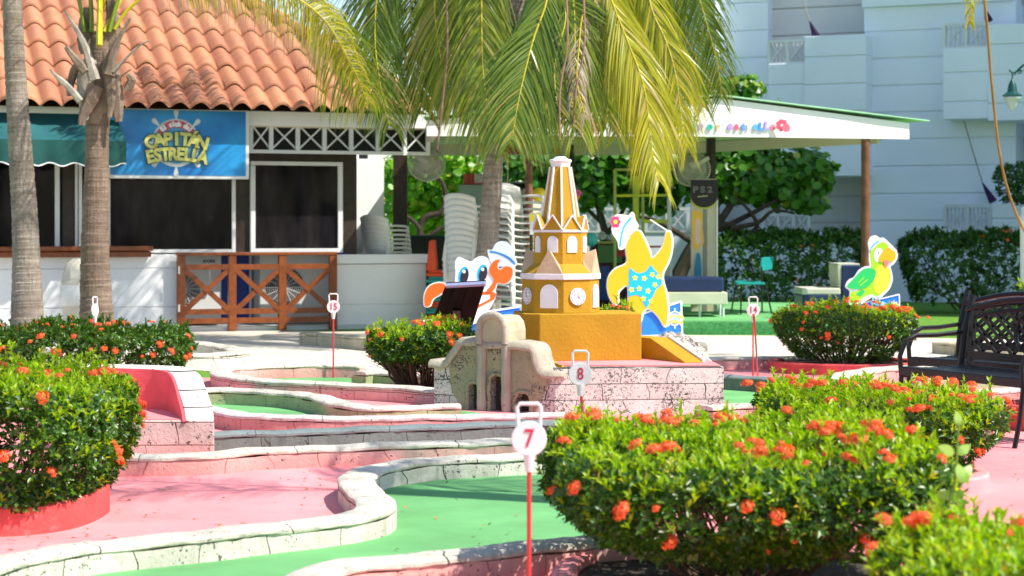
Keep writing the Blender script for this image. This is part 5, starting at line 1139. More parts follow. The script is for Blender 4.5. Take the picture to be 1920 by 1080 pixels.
# ------------------------------------------------------------------ vegetation
LF_IX = leafmat('ixora_leaf', (.022, .08, .008), (.09, .20, .014), (.20, .28, .03), .93, .3, .32, .5)
LF_IXN = leafmat('ixora_young_leaf', (.22, .42, .012), (.46, .60, .03), (.50, .38, .06), .93, .45, .38, .45)
LF_DK = leafmat('hedge_leaf', (.022, .08, .012), (.08, .18, .025), (.08, .15, .02), .93, .2, .4, .4)
LF_SG = leafmat('sea_grape_leaf', (.04, .15, .015), (.10, .26, .02), (.30, .40, .04), .90, .35, .35, .5)
LF_SGB = leafmat('sea_grape_leaf_sunlit', (.12, .34, .02), (.28, .52, .03), (.5, .5, .08), .88, .45, .35, .4)  # same leaf in a lighter colour, painting in the sun on this crown
PL_G = leafmat('palm_leaflet_green', (.10, .19, .018), (.38, .42, .03), (.50, .38, .14), .86, .35, .33, .5)
PL_Y = leafmat('palm_leaflet_yellow', (.24, .30, .014), (.66, .58, .035), (.55, .42, .2), .9, .4, .35, .5)
PL_D = leafmat('palm_leaflet_dry', (.40, .30, .22), (.62, .52, .42), (.40, .36, .04), .82, .3, .5, .4)
PL_DK = leafmat('palm_leaflet_deep', (.05, .12, .018), (.22, .30, .028), (.42, .36, .10), .9, .3, .3, .5)
M_twig = mat('twig_brown', (.10, .065, .04), .85, .3, 20, .2, 60); M_rach = mat('rachis_yellow', (.50, .42, .03), .45, .2, 4, .05, 30)
FLW = leafmat('flower_petal', (.84, .11, .04), (.94, .26, .09), (.95, .42, .18), .85, .25, .6, .2)
def unit(v): return v/np.maximum(np.linalg.norm(v, axis=1, keepdims=True), 1e-9)
def leafcloud(pts, dirs, L, Wd, rng, per=5, spread=.9, fold=.25):
    """whorls of folded pointed leaves at pts, opening round dirs"""
    n = len(pts); P0 = np.repeat(pts, per, 0); D = unit(np.repeat(dirs, per, 0)+rng.normal(0, .12, (n*per, 3)))
    a = np.tile(np.arange(per)*2*np.pi/per, n)+np.repeat(rng.uniform(0, 6.28, n), per)+rng.normal(0, .25, n*per)
    ref = np.where(np.abs(D[:, 2:3]) < .9, np.array([[0, 0, 1.]]), np.array([[1., 0, 0]])); X = unit(np.cross(D, ref)); Y = np.cross(D, X)
    side = X*np.cos(a)[:, None]+Y*np.sin(a)[:, None]; sp = (spread+rng.normal(0, .22, n*per))[:, None]
    T = unit(D*np.cos(sp)+side*np.sin(sp)); B = unit(np.cross(T, D)+1e-6); Nn = np.cross(B, T)
    l = (L*rng.uniform(.6, 1.15, n*per))[:, None]; w = (Wd*rng.uniform(.75, 1.15, n*per))[:, None]
    base = P0+D*rng.uniform(-.012, .012, (n*per, 1))
    v0 = base; v1 = base+T*l*.55+B*w*.5+Nn*w*fold; v2 = base+T*l-Nn*l*.12; v3 = base+T*l*.55-B*w*.5+Nn*w*fold; v4 = base+T*l*.5
    V = np.stack([v0, v1, v2, v3, v4], 1).reshape(-1, 3); k = np.arange(n*per)[:, None]*5
    Q = np.concatenate([k+np.array([[0, 4, 2, 1]]), k+np.array([[0, 3, 2, 4]])], 1).reshape(-1, 4); return V, Q
# one ixora flower head: a dome of little four petalled florets
def flower_mesh():
    rng = np.random.default_rng(3); V = []; F = []
    for i in range(52):
        ph = math.acos(1-rng.uniform(0, .95)); th = 2.399*i; d = Vector((math.sin(ph)*math.cos(th), math.sin(ph)*math.sin(th), math.cos(ph)*.8)); c = d*.030*rng.uniform(.6, 1.35)
        d.normalize(); x = d.cross(Vector((.3, .9, .1))).normalized(); y = d.cross(x); a0 = rng.uniform(0, 1.5)
        for k in range(4):
            a = a0+k*math.pi/2; t = x*math.cos(a)+y*math.sin(a); s = d.cross(t); o = len(V); V += [c, c+t*.006+s*.0032, c+t*.0125-d*.001, c+t*.006-s*.0032]; F.append((o, o+1, o+2, o+3))
    me = bpy.data.meshes.new('flower_head'); me.from_pydata([tuple(v) for v in V], [], F); me.materials.append(FLW); return me
FLM = flower_mesh()
def lump(x, y, z, s): return .5*np.sin(x*5.1+s)+.5*np.sin(y*6.3+1.7*s+x*2)+.35*np.sin(x*11.7+z*9+s)+.3*np.sin(y*13.1+z*7-s)
def bush(name, cx, cy, hx, hy, z0, z1, label, cat='bush', grp='flowering ixora bushes', L=.038, Wd=.017, dens=.9, nfl=40, seed=1, vase=.35, zl=.2, sq=3.2, mats=None, fl=1.0, young=.55, stems=26, stem_r=.55, amp=.045, fmat=None, topbias=.65):
    rng = np.random.default_rng(seed); mo, my = mats or (LF_IX, LF_IXN)
    t = thing(name, (cx, cy, 0), label, cat, grp); H = z1-z0
    def surf(n, top):
        th = rng.uniform(0, 2*np.pi, n); c, s = np.cos(th), np.sin(th); q = (np.abs(c)**sq+np.abs(s)**sq)**(-1/sq)
        if top:
            r = np.sqrt(rng.uniform(0, 1, n)); x = c*q*r; y = s*q*r; edge = 1-np.clip((r-.8)/.2, 0, 1)**2*.14
            z = z0+H*edge; nx, ny, nz = x*.4*(r > .75), y*.4*(r > .75), np.ones(n)
        else:
            f = rng.uniform(zl, 1, n)**.85; rr = vase+(1-vase)*np.clip((f-0)/.62, 0, 1)**.8; rr = np.where(f > .85, rr*(1-.06*((f-.85)/.15)**2), rr)
            x = c*q*rr; y = s*q*rr; z = z0+H*f; nx, ny, nz = c, s, np.full(n, .35)
        x = cx+x*hx; y = cy+y*hy; lu = lump(x, y, z, seed)*amp
        d = unit(np.stack([nx, ny, nz], 1)); p = np.stack([x, y, z], 1)+d*lu[:, None]; return p, d
    area_t = 4*hx*hy; area_s = 4*(hx+hy)*H*.8; dn = dens*3.1/(L*Wd*.5*5)
    nt_, ns_ = int(area_t*dn), int(area_s*dn)
    pt, dt = surf(nt_, True); ps, ds = surf(ns_, False)
    hole = lump(ps[:, 0]*2.3, ps[:, 1]*2.3, ps[:, 2]*4, seed+3)+rng.normal(0, .25, len(ps)); kk = hole > -.75+.55*(1-np.clip((ps[:, 2]-z0)/H/.5, 0, 1)); ps, ds = ps[kk], ds[kk]; ns_ = len(ps)
    hole = lump(pt[:, 0]*2.1, pt[:, 1]*2.6, pt[:, 2], seed+5)+rng.normal(0, .25, len(pt)); kk = hole > -1.0; pt, dt = pt[kk], dt[kk]; nt_ = len(pt); pt[:, 2] += np.clip(rng.normal(0, .4*amp, nt_), -.02, .06)
    dep = rng.exponential(.045, nt_)[:, None]; pt = pt-dt*dep; deps = rng.exponential(.06, ns_)[:, None]; ps = ps-ds*deps
    up = np.array([[0, 0, 1.]]); isy = (dep[:, 0] < .03) & (rng.uniform(0, 1, nt_) < young+.15); isys = (deps[:, 0] < .02) & (rng.uniform(0, 1, ns_) < young*.2*(.4+1.2*(ps[:, 2]-z0)/H))
    Vd = np.concatenate([pt[~isy], ps[~isys]]); Dd = unit(np.concatenate([dt[~isy], ds[~isys]])+up*.35+rng.normal(0, .3, (len(Vd), 3)))
    V, Q = leafcloud(Vd, Dd, L, Wd, rng, 5, 1.0); fastmesh('foliage', V, Q, mo, t)
    Vy = np.concatenate([pt[isy], ps[isys]]); Dy = unit(np.concatenate([dt[isy], ds[isys]])+up*1.1+rng.normal(0, .3, (len(Vy), 3)))
    V, Q = leafcloud(Vy, Dy, L*1.25, Wd*.82, rng, 5, .5); fastmesh('young_shoots', V, Q, my, t)
    mb = MB()
    for i in range(stems):
        a = rng.uniform(0, 6.28); r = rng.uniform(.1, 1)**.6*.30; b = Vector((cx+hx*r*math.cos(a)*1.0, cy+hy*r*math.sin(a)*1.0, z0-.1 if z0 > .1 else .02)); b.z = 0.03
        R_ = rng.uniform(.45, .93); e = Vector((cx+hx*R_*math.cos(a+rng.normal(0, .2)), cy+hy*R_*math.sin(a), z0+H*rng.uniform(.55, .8)))
        m_ = b.lerp(e, .5)+Vector((rng.normal(0, .03), rng.normal(0, .03), -.04)); k = .35+.65*rng.uniform(); mb.tube(catmull([b, m_, e], .08), .007*k+.003, 5, False)
        for j in range(4):
            s_ = m_.lerp(e, rng.uniform(0, .9)); q_ = s_+Vector((rng.normal(0, .09), rng.normal(0, .09), rng.uniform(.04, .16))); mb.tube([s_, q_], [.004, .0015], 4, False)
    if stems:   # stray upright shoots above the clipped top
        sp_, _ = surf(int(30*hx*hy*8), True); VS = []; DS = []
        for q0 in sp_:
            hgt = rng.uniform(.03, .09)*amp/.045; d_ = np.array([rng.normal(0, .25), rng.normal(0, .25), 1.0]); mb.tube([Vector(q0), Vector(q0+d_*hgt)], [.003, .002], 4, False)
            for f_ in (.35, .7, 1.0): VS.append(q0+d_*hgt*f_); DS.append(d_)
        V, Q = leafcloud(np.array(VS), unit(np.array(DS)), L*1.1, Wd*.8, rng, 4, .6); fastmesh('stray_shoots', V, Q, my, t)
    if stems: mb.build('stems', M_twig, t, fix=False)
    if nfl:
        nc = max(4, int(nfl*topbias/3)); pf, df = surf(nc, True); rep = rng.integers(0, nc, int(nfl*topbias)); pf, df = pf[rep]+rng.normal(0, 1, (len(rep), 3))*np.array([[.05, .045, .008]]), df[rep]; pg, dg = surf(nfl-int(nfl*topbias), False); k = 0
        for p_, d_ in zip(np.concatenate([pf, pg]), np.concatenate([df, dg])):
            if d_[1] > .75 and p_[1] > cy: pass
            o = bpy.data.objects.new('flower_head', FLM if not fmat else fmat); COL.objects.link(o); o.parent = t; o.matrix_parent_inverse = t.matrix_basis.inverted()
            o.location = Vector(p_)+Vector(d_)*.02+Vector((0, 0, (.035 if d_[2] > .7 else .005)*amp/.045)); dd = (Vector(d_)+Vector((0, 0, .8))).normalized(); s_ = fl*rng.uniform(.4, 1.05); o.scale = (s_, s_, s_)
            o.rotation_euler = (dd+Vector(rng.normal(0, .2, 3))).to_track_quat('Z', 'Y').to_euler()
    return t
bush('flowering_bush', -2.44, 8.95, .66, .72, .06, .645, 'large flowering bush at the left edge in a red planter', nfl=100, seed=2, vase=.72, zl=.05, L=.036, fl=1.0, young=.75)
bush('flowering_bush', -3.95, 17.3, 1.02, .62, .0, .425, 'wide dark flowering bush row in front of the left palm trunks', nfl=90, seed=3, vase=.85, zl=.02, L=.05, Wd=.022, dens=.7, young=.1, mats=(LF_IX, LF_IX), fl=1.1, topbias=.5)
bush('flowering_bush', -.72, 15.5, .43, .40, .03, .525, 'small round flowering bush with bare twigs left of the fort wall', nfl=55, seed=4, vase=.12, zl=.5, L=.045, dens=.75, sq=2.4, stems=90, young=.45)
bush('flowering_bush', 3.18, 18.3, .69, .55, .05, .565, 'flowering bush in front of the parrot board', nfl=100, seed=5, vase=.45, zl=.12, L=.037, dens=.62, stems=60, young=.55, sq=2.8, topbias=.85)
bush('flowering_bush', 1.95, 10.3, .61, .74, .05, .445, 'flowering bush between the bench and the nearest bush', nfl=100, seed=6, vase=.6, zl=.05, L=.037, sq=3, young=.75, topbias=.8)
bush('flowering_bush', .86, 7.18, .70, .86, .02, .555, 'large flowering bush in the centre foreground, nearest the number 7 marker', nfl=100, seed=7, vase=.28, zl=.34, L=.036, sq=3.4, stems=70, young=.7, topbias=.78)
bush('flowering_bush', 1.62, 5.15, .62, .62, .0, .45, 'out of focus flowering bush in the bottom right corner', nfl=50, seed=8, vase=.5, zl=.3, L=.038, sq=3.2, young=.75)
bush('flowering_bush', .90, 16.6, .12, .12, .1, .645, 'small flowering bush behind the tower between crab and starfish boards', nfl=7, fl=.7, seed=9, vase=.6, zl=.1, L=.05, dens=.6)
bush('flowering_bush', 5.35, 18.6, .42, .4, .05, .80, 'yellow leaved flowering bush seen through the bench back', nfl=24, seed=10, vase=.6, zl=.1, L=.05, dens=.55, young=.8)
bush('hedge', 4.55, 31.5, 1.25, .55, .05, 1.20, 'dark clipped hedge left of the brown post before the hotel', 'hedge', 'dark hedges before the hotel', L=.10, Wd=.045, dens=.7, nfl=18, seed=11, vase=.9, zl=.04, mats=(LF_DK, LF_DK), young=.2, fl=1.0, stems=20, sq=6, amp=.05)
bush('hedge', 7.45, 31.0, 1.12, .55, .05, 1.20, 'dark clipped hedge right of the parrot board before the hotel', 'hedge', 'dark hedges before the hotel', L=.10, Wd=.045, dens=.7, nfl=18, seed=12, vase=.72, zl=.08, mats=(LF_DK, LF_DK), young=.2, fl=1.0, stems=20, sq=6, amp=.05)
bush('balcony_plant', 8.55, 32.2, .45, .3, 1.6, 2.4, 'dark potted shrub on the ground floor balcony right', 'plant', None, L=.10, Wd=.04, dens=.5, nfl=0, seed=13, vase=.4, mats=(LF_DK, LF_DK), young=.1, stems=0, sq=2)
# sprig in front
sp = thing('seedling', (1.30, 5.75, 0), 'single tall leafy sprig sticking up in front of the bushes at right', 'plant'); b = P(1770, 1000, 5.75); tpt = P(1797, 795, 5.75)
c_ = catmull([Vector((b.x, b.y, .0)), b, P(1790, 900, 5.75), tpt], .03); MB().tube(c_, .004, 6).build('stem', mat('stem_green', (.2, .28, .04), .5), sp)
V = []; Q = []
for i, (px, py, dx, dy) in enumerate(((1797, 800, -4, -30), (1790, 850, -32, -14), (1792, 850, 28, -16), (1797, 870, 6, 36), (1796, 905, 26, -34), (1795, 880, 22, 28), (1785, 925, -36, 6), (1780, 940, 30, -22), (1775, 960, -30, -20), (1775, 975, 28, -30))):
    o = P(px, py, 5.75); e = P(px+dx, py+dy, 5.75+.03*(-1)**i); T = e-o; B = Vector((0, -1, .3)).cross(T).normalized()*T.length*.24; k = len(V)
    n_ = 7; mid = [o+T*(j/n_)+Vector((0, -.01*math.sin(math.pi*j/n_), 0)) for j in range(n_+1)]
    for j in range(n_+1): wdt = math.sin(math.pi*min(1, (j/n_)**.8))**.8 if 0 < j < n_ else .02; V += [mid[j]-B*wdt, mid[j]+B*wdt]
    Q += [(k+2*j, k+2*j+1, k+2*j+3, k+2*j+2) for j in range(n_)]
fastmesh('leaves', [tuple(v) for v in V], Q, leafmat('sprig_leaf', (.22, .42, .05), (.40, .58, .12), None, .9, .4), sp)

# ---- palms
def frond(path, m, parent, Lf=.75, n=70, wd=.022, start=.12, droop=.8, fwd=.75, rad=.016, seed=0, sidev=None, name='frond', asym=(1, 1), mr=None, taper=True, curl=0):
    rng = np.random.default_rng(seed); q = catmull(path, .06); m_ = len(q); PT = np.array([tuple(p) for p in q])
    TG = unit(np.gradient(PT, axis=0)); s = np.linspace(start, .995, n); idx = s*(m_-1); i0 = np.clip(idx.astype(int), 0, m_-2); f = (idx-i0)[:, None]
    C = PT[i0]*(1-f)+PT[i0+1]*f; T = TG[i0]; V = []; Q = []; segs = 5; allV = []
    sv = np.array(sidev if sidev is not None else (0, -1, 0.0))   # normal of the leaf plane at the rachis
    for k, sd in enumerate((-1, 1)):
        S = unit(np.cross(T, np.tile(sv, (n, 1))))*sd
        prof = (np.sin(np.clip(s*1.05, 0, 1)*np.pi)**.45 if taper else np.ones(n)); prof = np.maximum(prof, .35)
        l = Lf*prof*rng.uniform(.82, 1.12, n)*asym[k]; d0 = unit(S*1.0+T*fwd+rng.normal(0, .07, (n, 3))+sv*rng.normal(-.25, .12, (n, 1)))
        p = C+rng.normal(0, .004, (n, 3)); d = d0.copy(); w0 = wd*rng.uniform(.7, 1.1, n); rows = []
        dr = droop*rng.uniform(.6, 1.4, n)[:, None]
        for j in range(segs+1):
            t = j/segs; ww = (w0*(1-t)**.65*(.55+.9*min(1, t*5)/1.0*.5))[:, None]; B = unit(np.cross(d, np.tile(sv, (n, 1))+rng.normal(0, .02, (n, 3)))+1e-6)
            B = unit(B+np.array([[.0, .35, .0]])*rng.normal(0, 1, (n, 1))); rows += [p-B*ww*.5, p+B*ww*.5]
            p = p+d*(l/segs)[:, None]; d = unit(d+np.array([[0, 0, -1.]])*dr*(.28+.35*t))
        allV.append(np.stack(rows, 1))
    V = np.concatenate(allV).reshape(-1, 3); nn = 2*n; k = np.arange(nn)[:, None]*(2*(segs+1))
    Q = np.concatenate([k+np.array([[2*j, 2*j+1, 2*j+3, 2*j+2]]) for j in range(segs)], 1).reshape(-1, 4)
    fr = fastmesh(name, V, Q, m, parent)
    MB().tube(q, list(np.linspace(rad, .003, m_)), 6).build('rachis', mr or M_rach, fr, smooth=True); return fr
tm, tnt, tb = newmat('palm_bark'); pp_ = pos(tnt); mp = tnt.nodes.new('ShaderNodeMapping'); mp.inputs['Scale'].default_value = (1.2, 1.2, 14); tnt.links.new(pp_, mp.inputs[0])
n1 = noise(tnt, mp.outputs[0], 1.6, 5, .6); n2 = noise(tnt, pp_, 30, 6, .7); mp2 = tnt.nodes.new('ShaderNodeMapping'); mp2.inputs['Scale'].default_value = (40, 40, 2.0); tnt.links.new(pp_, mp2.inputs[0]); n3 = noise(tnt, mp2.outputs[0], 1.5, 4, .6)
c = mixc(tnt, ramp(tnt, n1, .35, .65), (.17, .135, .105), (.34, .29, .24)); c = mixc(tnt, ramp(tnt, n2, .35, .7, 0, .6), c, (.43, .38, .33)); c = mixc(tnt, ramp(tnt, n3, .5, .7, 0, .5), c, (.10, .08, .065)); c = mixc(tnt, ramp(tnt, noise(tnt, pp_, 2.2, 4), .5, .68, 0, .55), c, (.13, .095, .07))
tnt.links.new(c, tb.inputs['Base Color']); tb.inputs['Roughness'].default_value = .95; tb.inputs['Specular IOR Level'].default_value = .1
hh = mul(tnt, n1, mul(tnt, n2, .6), 'ADD'); hh = mul(tnt, hh, mul(tnt, n3, .5), 'ADD'); bump(tnt, tb, hh, .8, .02); M_bark = tm
def trunk(pts, rads, parent, seed=0, ringd=.075, m=None):
    q = catmull(pts, .012); n = len(q); rng = random.Random(seed); R_ = []; s = 0; L = sum((q[i+1]-q[i]).length for i in range(n-1)); k = len(rads)-1; d = ringd; acc = 0; ringj = 1
    for i in range(n):
        if i: st = (q[i]-q[i-1]).length; s += st; acc += st
        if acc > d: acc = 0; d = ringd*rng.uniform(.6, 1.35); ringj = rng.uniform(.98, 1.03)
        t = s/L*k; j = min(int(t), k-1); r = rads[j]*(1-(t-j))+rads[j+1]*(t-j); R_.append(r*ringj*(1+.035*(acc/d)**2-.015))
    return MB().tube(q, R_, 28).build('trunk', m or M_bark, parent, smooth=True, )
def wp(l, Y0, Y1): return [P(x, y, Y0+(Y1-Y0)*i/(len(l)-1)) for i, (x, y) in enumerate(l)]
# left slim palm
p1 = thing('palm_tree', P(50, 600, 20.5), 'slim leaning palm trunk with fine rings at the left edge', 'palm tree', 'coconut palms'); p1.location.z = 0
a = lambda px, py, Y: P(px, py, Y)
trunk([Vector((P(52, 0, 20.5).x, 20.5, 0)), P(51, 580, 20.5), P(47, 420, 20.5), P(36, 250, 20.5), P(27, 100, 20.5), P(22, -40, 20.5), P(15, -300, 20.6), P(12, -560, 20.7)], [.20, .145, .128, .11, .10, .095, .09, .09], p1, 1, .035)
for i in range(8):
    an = i*.785; o = P(12, -560, 20.7); d = Vector((math.cos(an), math.sin(an), 0)); frond([o, o+d*.8+Vector((0, 0, .6)), o+d*1.8+Vector((0, 0, .5)), o+d*2.6+Vector((0, 0, -.3))], PL_G, p1, .6, 45, .04, seed=i, sidev=(0, 0, 1), droop=.5)
# ringed palm with the fibrous boots
p2 = thing('palm_tree', P(180, 620, 19.3), 'thick palm trunk with torn brown leaf boots beside the blue sign', 'palm tree', 'coconut palms'); p2.location.z = 0
tm2 = M_bark.copy(); tm2.name = 'palm_bark_brown'; hs2 = tm2.node_tree.nodes.new('ShaderNodeMix'); hs2.data_type = 'RGBA'; hs2.blend_type = 'MULTIPLY'; hs2.inputs[0].default_value = 1; hs2.inputs[7].default_value = (.80, .69, .62, 1)
b2_ = tm2.node_tree.nodes['Principled BSDF']; l_ = b2_.inputs['Base Color'].links[0]; tm2.node_tree.links.new(l_.from_socket, hs2.inputs[6]); tm2.node_tree.links.new(hs2.outputs[2], b2_.inputs['Base Color'])
trunk([Vector((P(182, 0, 19.3).x, 19.3, 0)), P(181, 585, 19.3), P(178, 480, 19.3), P(181, 330, 19.3), P(183, 240, 19.3), P(188, 150, 19.3), P(192, 60, 19.3)], [.185, .165, .14, .127, .115, .12, .11], p2, 2, .05, m=tm2)
M_boot = mat('palm_boot_fibre', (.22, .165, .12), .95, .45, 7, .9, 45, dirt=.5, dirtcol=(.09, .06, .045)); M_bootg = mat('palm_boot_grey', (.34, .31, .26), .95, .35, 9, .7, 50, dirt=.4, dirtcol=(.14, .11, .08))
def blade(pts, Y, wds, m, nm, th=.02, dy=0):
    q = catmull([P(x, y, Y+dy*k/(len(pts)-1)) for k, (x, y) in enumerate(pts)], .03); n = len(q); V = []; F = []; rng = random.Random(int(pts[0][0]*7+pts[0][1]))
    for i, p in enumerate(q):
        t = (q[min(i+1, n-1)]-q[max(i-1, 0)]).normalized(); x = t.cross(Vector((0, 1, 0))).normalized(); s = i/(n-1)*(len(wds)-1); j = min(int(s), len(wds)-2); w_ = (wds[j]*(1-(s-j))+wds[j+1]*(s-j))/F_PX*Y*(1+.1*rng.uniform(-1, 1))
        V += [p-x*w_/2+Vector((0, th*.5, 0)), p-x*w_*.25-Vector((0, th*1.2, 0)), p+x*w_*.25-Vector((0, th*1.2, 0)), p+x*w_/2+Vector((0, th*.5, 0)), p+Vector((0, th, 0))]
    F = [(i*5+k, (i+1)*5+k, (i+1)*5+(k+1) % 5, i*5+(k+1) % 5) for i in range(n-1) for k in range(5)]+[tuple(range(5)), tuple((n-1)*5+k for k in range(4, -1, -1))]
    return MB().add(V, F).build(nm, m, p2, smooth=True)
Yp = 19.15
blade([(160, 225), (158, 190), (160, 150), (170, 110)], Yp, [10, 26, 34, 22], M_bootg, 'leaf_boot'); blade([(222, 228), (218, 190), (214, 150), (207, 110)], Yp, [14, 30, 26, 16], M_boot, 'leaf_boot', .02)
blade([(205, 220), (207, 180), (203, 130), (198, 95)], Yp-.05, [8, 20, 24, 12], M_boot, 'leaf_boot'); blade([(153, 235), (156, 215), (168, 190), (180, 160)], Yp-.04, [12, 22, 30, 30], M_boot, 'leaf_boot')
blade([(178, 232), (182, 200), (188, 160), (190, 120)], Yp+.05, [20, 42, 46, 34], M_boot, 'leaf_boot'); blade([(165, 100), (160, 60), (163, 30), (166, 15)], Yp+.1, [30, 34, 28, 20], M_boot, 'leaf_boot'); blade([(208, 95), (212, 60), (210, 30), (206, 0)], Yp+.1, [30, 32, 24, 18], M_boot, 'leaf_boot')
blade([(176, 150), (160, 90), (140, 50), (121, 20)], Yp-.1, [24, 16, 9, 3], M_bootg, 'stub_leaf'); blade([(160, 135), (145, 115), (132, 100), (124, 88)], Yp-.12, [20, 18, 14, 10], M_boot, 'stub_leaf'); blade([(150, 190), (130, 165), (108, 145), (93, 130)], Yp-.1, [14, 14, 10, 3], M_bootg, 'stub_leaf')
blade([(203, 140), (215, 90), (232, 55), (244, 34)], Yp-.1, [24, 16, 9, 4], M_boot, 'stub_leaf'); blade([(212, 135), (235, 110), (262, 85), (282, 76)], Yp-.1, [10, 5, 4, 2], M_bootg, 'stub_leaf'); blade([(210, 160), (225, 145), (238, 135), (246, 130)], Yp-.12, [10, 5, 3, 2], M_boot, 'stub_leaf')
blade([(235, 170), (243, 160), (247, 150), (240, 140)], Yp-.02, [10, 18, 16, 10], M_boot, 'leaf_boot'); blade([(128, 180), (134, 150), (140, 130), (150, 120)], Yp+.05, [8, 14, 16, 14], M_boot, 'leaf_boot')
M_pet = mat('petiole_green_yellow', (.55, .50, .02), .4, .15, 5, .05, 30)
def petiole(pts, r0, r1, m=None, Y=19.2, Y1=19.2): q = catmull(wp(pts, Y, Y1), .05); MB().tube(q, list(np.linspace(r0, r1, len(q))), 10, flat=.6).build('petiole', m or M_pet, p2, smooth=True)
petiole([(186, 86), (187, 40), (189, -20), (200, -160)], .055, .03, Y=19.05); petiole([(160, 60), (152, 20), (140, -40)], .035, .03, mat('petiole_green', (.18, .28, .03), .4)); petiole([(172, 60), (170, 0), (160, -80)], .04, .03, MATS['petiole_green']); petiole([(205, 60), (218, 10), (240, -60)], .035, .03, MATS['petiole_green']); petiole([(215, 55), (238, 20), (270, -8), (320, -60)], .03, .02)
frond(wp([(195, 60), (235, -10), (310, -52), (400, -50), (480, -38), (563, 0), (613, 43), (642, 90), (668, 140), (690, 195)], 19.2, 20.6), PL_Y, p2, .56, 150, .017, start=.25, droop=1.5, fwd=.55, rad=.026, seed=21, sidev=(0.1, -1, .15), asym=(.95, .95))
frond(wp([(200, 60), (240, -20), (310, -66), (400, -70), (490, -50), (560, 0), (600, 40), (630, 90), (655, 140)], 19.25, 20.7), PL_D, p2, .78, 160, .011, start=.2, droop=2.2, fwd=.4, rad=.012, seed=22, sidev=(0.1, -1, .15))
frond(wp([(560, -10), (612, 45), (645, 100), (668, 150), (688, 205)], 20.3, 20.8), PL_G, p2, .80, 60, .02, start=.1, droop=2.0, fwd=.5, rad=.01, seed=23, sidev=(0.1, -1, .15))
for i, an in enumerate((150, 200, 255, 310, 20)):
    an = R(an); o = P(190, 20, 19.3); d = Vector((math.cos(an), math.sin(an), 0)); frond([o, o+d*.5+Vector((0, 0, 1.2)), o+d*1.4+Vector((0, 0, 1.9)), o+d*2.4+Vector((0, 0, 1.6))], PL_G, p2, .7, 50, .03, seed=40+i, sidev=(0, 0, 1), droop=.6)
# middle palm
Ym = 22.0
p3 = thing('palm_tree', P(915, 600, Ym), 'middle coconut palm with large drooping green and yellow fronds', 'palm tree', 'coconut palms'); p3.location.z = 0
trunk([Vector((P(895, 0, Ym).x, Ym, 0)), P(903, 560, Ym), P(912, 480, Ym), P(922, 360, Ym), P(927, 280, Ym), P(940, 150, Ym), P(965, 20, Ym), P(1000, -110, Ym)], [.15, .13, .12, .11, .105, .105, .10, .11], p3, 3, .05)
C0 = (1000, -110)
FR = []
def fr_(pts, y1, m, Lf, n=120, dr=.7, fw=1.3): FR.append(([C0]+pts, 22, y1, m, Lf, n, dr, fw))
fr_([(880, -190), (770, -140), (715, -40), (703, 60), (712, 150), (730, 235)], 21.2, PL_DK, 1.0)
fr_([(840, -200), (745, -130), (712, -40), (708, 60), (700, 130)], 21.8, PL_DK, .8, 90)
fr_([(930, -150), (905, -70), (903, 30), (905, 120), (912, 190), (922, 262)], 20.9, PL_G, 1.1)
fr_([(900, -180), (830, -90), (815, 10), (826, 110), (842, 190)], 21.4, PL_G, 1.1)
fr_([(860, -180), (790, -90), (770, 10), (776, 110), (790, 200)], 21.7, PL_DK, 1.1)
fr_([(1090, -130), (1135, -30), (1158, 30), (1180, 85), (1207, 160), (1218, 240), (1226, 300), (1236, 340)], 20.6, PL_Y, 1.0, 150, .7, 2.0)
fr_([(1150, -150), (1205, -40), (1225, 25), (1250, 80), (1268, 145), (1277, 215), (1288, 275)], 21.2, PL_Y, .9, 130, .7, 1.9)
fr_([(1030, -80), (1025, 0), (1003, 65), (988, 120), (972, 190), (960, 262)], 20.7, PL_DK, 1.1, 120)
fr_([(1200, -190), (1280, -100), (1315, 10), (1335, 80), (1348, 135), (1352, 185)], 22.3, PL_DK, .85, 100)
fr_([(1170, -160), (1250, -60), (1285, 30), (1305, 110), (1318, 200)], 22.8, PL_G, .9, 110)
fr_([(1060, -100), (1075, 0), (1078, 90), (1072, 180), (1080, 240)], 21.0, PL_G, 1.1, 120, .8, 1.6)
fr_([(1110, -160), (1170, -60), (1195, 40), (1215, 120), (1238, 210)], 22.6, PL_DK, 1.0)
fr_([(950, -170), (870, -110), (862, 0), (872, 100), (880, 190)], 22.8, PL_DK, 1.0)
fr_([(1000, -60), (960, 0), (945, 90), (948, 170), (950, 225)], 22.5, PL_G, 1.1)
fr_([(1060, -90), (1110, 0), (1125, 90), (1132, 170), (1140, 230)], 21.6, PL_G, 1.1, 120, .7, 1.5)
fr_([(1090, -40), (1088, 60), (1082, 150), (1098, 220)], 20.9, PL_D, .6, 26, 2.6, 1.4)
fr_([(1010, -50), (1060, 20), (1040, 120), (1045, 200)], 21.1, PL_DK, 1.1)
fr_([(1130, -90), (1160, 0), (1170, 100), (1175, 180), (1165, 240)], 21.9, PL_Y, .9, 100, .7, 1.5)
fr_([(980, -90), (1000, 0), (1012, 90), (1010, 170), (1005, 230)], 21.9, PL_G, 1.0, 110, .8, 1.4)
fr_([(1040, -130), (1100, -70), (1150, 20), (1185, 120), (1200, 200)], 23.2, PL_DK, 1.0)
fr_([(920, -140), (880, -60), (850, 40), (842, 140), (850, 200)], 23.2, PL_G, 1.0)
fr_([(1000, -140), (940, -60), (920, 40), (925, 120), (930, 180)], 23.3, PL_DK, 1.0)
for i, (pts, y0, y1, m, Lf, n, dr, fw) in enumerate(FR):
    frond(wp(pts, y0, y1), m, p3, Lf*1.08, int(n*1.35), .021, start=.18, droop=dr*.95, fwd=fw*1.15, rad=.015, seed=60+i, sidev=(.08*((i % 3)-1), -1, .12))
